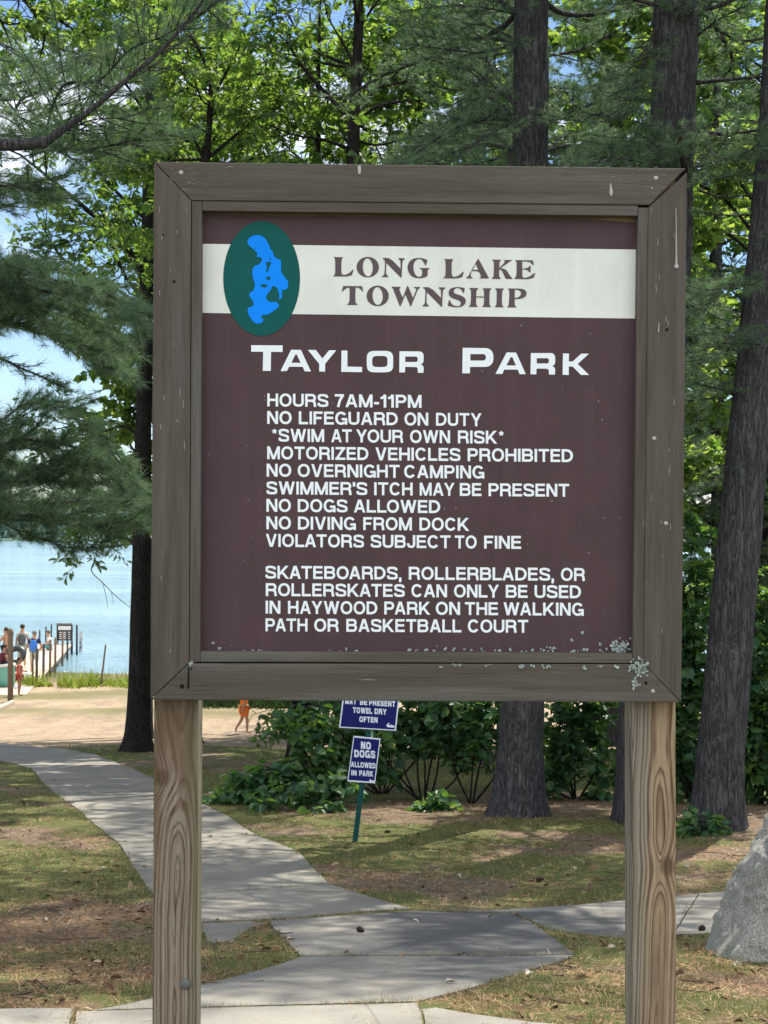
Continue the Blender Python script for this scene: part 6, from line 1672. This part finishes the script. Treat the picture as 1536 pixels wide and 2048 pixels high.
# bicycles parked at the back of the sand
M_TYRE = simple_mat('tyre_rubber', (.015, .015, .016), .8, .2); M_RIM = simple_mat('alloy_rim', (.5, .5, .5), .4, .6)
def bicycle(label, c, a, fr):
    t = thing('bicycle', label, 'bicycle', c, 'bicycles parked behind the sand'); u = np.array([cos(a), sin(a), 0]); z = np.array([0, 0, 1.]); c = np.array(c)
    W1, W2 = c + u * .52 + z * .34, c - u * .52 + z * .34
    for w in (W1, W2):
        mb = MB(); mb.torus(w, .31, .026, u, z, 26, 6); o_ = mb.build('wheel', M_TYRE, t, True); mb = MB(); mb.torus(w, .285, .014, u, z, 26, 5)
        for k in range(10): mb.tube([w, w + .285 * (cos(k * .628) * u + sin(k * .628) * z)], .0025, 3)
        mb.build('rim', M_RIM, o_, True)
    bbk, st, hd = c + z * .30 - u * .05, c - u * .18 + z * .82, c + u * .36 + z * .86; mb = MB()
    for p_, q_ in ((bbk, st), (st, hd), (bbk, hd - z * .12), (bbk, W2), (st, W2), (hd, W1)): mb.tube([p_, q_], .017, 7)
    mb.build('frame', fr, t); mb = MB(); mb.ellipsoid(st + z * .06, (.12, .07, .035), 10, 6); mb.build('saddle', M_TYRE, t, True)
    sd2 = np.cross(u, z); mb = MB(); mb.tube(catmull([hd + z * .12 - sd2 * .28 - u * .08, hd + z * .14, hd + z * .12 + sd2 * .28 - u * .08], 5), .013, 6); mb.build('handlebar', M_TYRE, t, True)
    mb = MB(); mb.tube([bbk - sd2 * .09, bbk + sd2 * .09], .012, 6); mb.tube([bbk + sd2 * .09, bbk + sd2 * .09 - z * .16 + u * .03], .010, 5); mb.build('pedal_crank', M_RIM, t); return t
for u, v, a, cl, lab in ((420, 1411, .15, (.5, .5, .5), 'white framed bicycle, leftmost of those parked behind the sand'), (445, 1410, -.2, (.05, .05, .06), 'black bicycle parked between the white one and the child in orange'),
                         (527, 1411, .1, (.45, .45, .47), 'silver bicycle parked right behind the child in orange'), (556, 1410, .4, (.03, .05, .2), 'dark blue bicycle, rightmost of those parked behind the sand')):
    bicycle(lab, gnd(u, v), a, simple_mat('bicycle_paint', cl, .35, .5))

# ------------------------------------------------------------------ grass, needle litter, fallen leaves, shore plants
rg = np.random.default_rng(77)
def scatter(n, y0, y1, pw):
    u = rg.random(n); y = (y0 ** (1 - pw) + u * (y1 ** (1 - pw) - y0 ** (1 - pw))) ** (1 / (1 - pw))
    x = rg.uniform(-1, 1, n) * (.34 * y + 1.3); return x, y
def blades(x, y, hgt, wid, lean, flat_=0.0):
    n = len(x); z = ground_z(x, y) - .004; a = rg.uniform(0, 2 * pi, n); b = rg.uniform(0, 2 * pi, n); l = lean * rg.random(n) ** .7
    w = np.stack([np.cos(a), np.sin(a), np.zeros(n)], 1) * (wid / 2)[:, None]
    P = np.stack([x, y, z + flat_ * .012 * rg.random(n)], 1)
    d = np.stack([np.cos(b) * np.sin(l), np.sin(b) * np.sin(l), np.cos(l)], 1) * hgt[:, None]
    return np.stack([P - w, P + w, P + d], 1).reshape(-1, 3)
x, y = scatter(620000, 5.2, 32, 1.75)
cov = grass_cover(x, y); edge = np.zeros(len(x))
keep = (rg.random(len(x)) < np.clip(cov * 1.0 + .05, 0, 1)) & ~path_mask(x, y)
x, y, cov = x[keep], y[keep], cov[keep]
clump = fbm(x * 3.5, y * 3.5, 90, 3); clump = np.where(fbm(x * 9, y * 9, 61, 2) > .62, clump + .22, clump)
hg = (.018 + .040 * rg.random(len(x))) * (.55 + 1.3 * np.clip(clump - .35, 0, 1)) * (.6 + .6 * cov)
hg = np.where((rg.random(len(x)) < .02) & (clump > .55), hg * 2.2, hg)
ex, ey = [], []                        # turf creeping over the slab edges
for P_ in SLABS:
    for i in range(len(P_)):
        a_, b_ = np.array(P_[i - 1]), np.array(P_[i]); k = int(np.hypot(*(b_ - a_)) / .004)
        if k < 1 or a_[1] > 24: continue
        t_ = rg.random(k)[:, None]; nrm = np.array([b_[1] - a_[1], a_[0] - b_[0]]) / np.hypot(*(b_ - a_))
        q_ = a_ + (b_ - a_) * t_ + nrm * rg.normal(0, .035, (k, 1)); ex.append(q_[:, 0]); ey.append(q_[:, 1])
ex, ey = np.concatenate(ex), np.concatenate(ey); far_in = np.ones(len(ex), bool)
for dx_, dy_ in ((.03, 0), (-.03, 0), (0, .03), (0, -.03)): far_in &= path_mask(ex + dx_, ey + dy_)
k = ~far_in & (fbm(ex * 2.5, ey * 2.5, 19, 3) > .42); ex, ey = ex[k], ey[k]
x, y = np.concatenate([x, ex]), np.concatenate([y, ey]); hg = np.concatenate([hg, .02 + .035 * rg.random(len(ex))])
V = blades(x, y, hg, .0034 * np.clip(y / 7.5, .8, 3.2), 1.05)
m = Mat('grass_blade', .7, .15); rnd = m.new('ShaderNodeNewGeometry').outputs['Random Per Island']
m.color(m.ramp(rnd, [(0, (.045, .10, .025)), (.45, (.09, .155, .04)), (.6, (.19, .20, .065)), (.8, (.32, .25, .12)), (1, (.42, .31, .18))]))
np_mesh('grass', V, np.arange(len(V)).reshape(-1, 3), m.m)['kind'] = 'stuff'
x, y = scatter(300000, 5.2, 24, 1.8)
onp = path_mask(x, y); dens = np.where(onp, .006, .55 + .45 * (1 - grass_cover(x, y))); dens = dens * (.35 + 1.3 * np.clip(fbm(x * 1.6, y * 1.6, 51, 4) - .25, 0, 1))
keep = rg.random(len(x)) < dens; x, y, onp = x[keep], y[keep], onp[keep]
n = len(x); V = blades(x, y, .035 + .06 * rg.random(n), .0030 * np.clip(y / 7.5, .8, 3.2), np.full(n, 0.), 0)
a = rg.uniform(0, 2 * pi, n); L_ = .025 + .05 * rg.random(n); wv = .0017 * np.clip(y / 7.5, .8, 3.0)
P = np.stack([x, y, ground_z(x, y) + np.where(onp, .020, .006) + .016 * rg.random(n) * ~onp], 1)
d = np.stack([np.cos(a) * L_, np.sin(a) * L_, (rg.random(n) - .4) * .25 * L_ * ~onp], 1); w = np.stack([-np.sin(a), np.cos(a), np.zeros(n)], 1) * wv[:, None]
V = np.stack([P - w, P + w, P + d + w * .6, P + d - w * .6], 1).reshape(-1, 3)
m = Mat('needle_litter_brown', .85, .1); rnd = m.new('ShaderNodeNewGeometry').outputs['Random Per Island']
m.color(m.ramp(rnd, [(0, (.060, .038, .025)), (.4, (.16, .092, .052)), (.75, (.30, .18, .095)), (1, (.42, .32, .20))]))
np_mesh('needle_litter', V, np.arange(len(V)).reshape(-1, 4), m.m)['kind'] = 'stuff'
# fallen leaves and bits of twig
x, y = scatter(1500, 5.2, 22, 1.7); k = ~path_mask(x, y) | (rg.random(1500) < .05); x, y = x[k], y[k]; n = len(x)
D = rg.normal(size=(n, 3)) * [1, 1, .25]; N = rg.normal(size=(n, 3)) * .35 + [0, 0, 1]
V, Fq = leaves_arrays(np.stack([x, y, ground_z(x, y) + .03], 1), D, N, rg.uniform(.03, .075, n), LEAF_OAK, .3, .6)
m = Mat('fallen_leaf_brown', .8, .15); rnd = m.new('ShaderNodeNewGeometry').outputs['Random Per Island']
m.color(m.ramp(rnd, [(0, (.07, .04, .025)), (.6, (.20, .12, .065)), (.9, (.34, .26, .17)), (1, (.45, .42, .36))]))
np_mesh('fallen_leaves', V, Fq, m.m)['kind'] = 'stuff'
T = []; 
for _ in range(260):
    xx, yy = scatter(1, 5.5, 20, 1.6); xx, yy = xx[0], yy[0]
    if path_mask(np.array([xx]), np.array([yy]))[0]: continue
    a = rg.uniform(0, pi); l = rg.uniform(.06, .32); p = np.array([xx, yy, ground_z(xx, yy) + .022]); dv = np.array([cos(a), sin(a) , 0]) * l
    q_ = p + dv; q_[2] = ground_z(q_[0], q_[1]) + .02; T.append((p, (p + q_) / 2 + rg.normal(size=3) * [.02, .02, .004], .005, .0045)); T.append((T[-1][1], q_, .0045, .002))
a_ = list(zip(*T)); V, Fq = segs_mesh(*(np.array(c_) for c_ in a_)); np_mesh('fallen_twigs', V, Fq, simple_mat('dead_twig_brown', (.10, .075, .055), .9, .1, .3))['kind'] = 'stuff'

M_CONE = simple_mat('pine_cone_brown', (.035, .024, .018), .8, .2, .3)
for u, v, lab in ((720, 1869, 'dark pine cone on the concrete below the joint'), (1080, 1766, 'dark pine cone on the litter beside the slab edge by the middle'), (775, 1669, 'dark pine cone on the shaded ground right of the green post'), (1404, 1866, 'dark pine cone on the side path left of the boulder')):
    p = gnd(u, v) + np.array([0, 0, .030]); t = thing('pine_cone', lab, 'pine cone', p, 'fallen pine cones'); a = rg.uniform(0, pi); axc = np.array([cos(a), sin(a), .1]); mb = MB(); s_ = np.cross(axc, up); s_ /= np.linalg.norm(s_); q2 = np.cross(s_, axc)
    for i in range(9):
        f = i / 8; r = .016 * sin(pi * (.18 + .74 * f)) + .002
        for j in range(7):
            an = 2 * pi * j / 7 + i * .45; o_ = cos(an) * s_ + sin(an) * q2; c_ = p + axc * (f - .5) * .055
            mb.add([c_ + o_ * r * .3 + axc * .004, c_ + o_ * r - axc * .004 + np.cross(axc, o_) * .006, c_ + o_ * r * 1.25 + axc * .006, c_ + o_ * r - axc * .004 - np.cross(axc, o_) * .006], [(0, 1, 2, 3)])
    mb.tube([p - axc * .026, p, p + axc * .028], [.007, .010, .004], 7); mb.build('scales', M_CONE, t, fix=False)

# plants along the water's edge
n = 16000; x = rg.uniform(-19, 4, n); y = 55.2 + rg.normal(0, .55, n) + (fbm(x * .5, x * 0, 14, 3) - .5) * 2.4
keep = fbm(x * .9, y * .6, 66, 3) > .40; x, y = x[keep], y[keep]; n = len(x)
hg = (.10 + .5 * rg.random(n) ** 1.6) * (.35 + 1.2 * fbm(x * 1.1, y * .4, 44, 2)); V1 = blades(x, y, hg, np.full(n, .05), 1.1)
m = Mat('shore_plant_green', .7, .15); rnd = m.new('ShaderNodeNewGeometry').outputs['Random Per Island']
m.color(m.ramp(rnd, [(0, (.13, .20, .03)), (.5, (.28, .36, .05)), (1, (.46, .48, .10))]))
np_mesh('shore_plants', V1, np.arange(len(V1)).reshape(-1, 3), m.m)['kind'] = 'stuff'
n = 4500; x = rg.uniform(-6.0, -2.2, n); y = 47.5 + rg.normal(0, .5, n); V2 = blades(x, y, .12 + .22 * rg.random(n), np.full(n, .05), .9)
np_mesh('rough_grass', V2, np.arange(len(V2)).reshape(-1, 3), simple_mat('rough_grass_green', (.045, .075, .025), .9, .1, .3))['kind'] = 'stuff'
n = 900; x = rg.uniform(-16, -6, n); y = rg.uniform(56.5, 61, n); z = np.zeros(n)
a = rg.uniform(0, 2 * pi, n); w = np.stack([np.cos(a), np.sin(a), z], 1) * .012; P = np.stack([x, y, z - .1], 1); d = np.stack([rg.normal(0, .08, n), rg.normal(0, .08, n), rg.uniform(.4, 1.0, n)], 1)
V = np.stack([P - w, P + w, P + d], 1).reshape(-1, 3); np_mesh('reeds', V, np.arange(len(V)).reshape(-1, 3), simple_mat('reed_green', (.22, .26, .12), .8, .1))['kind'] = 'stuff'
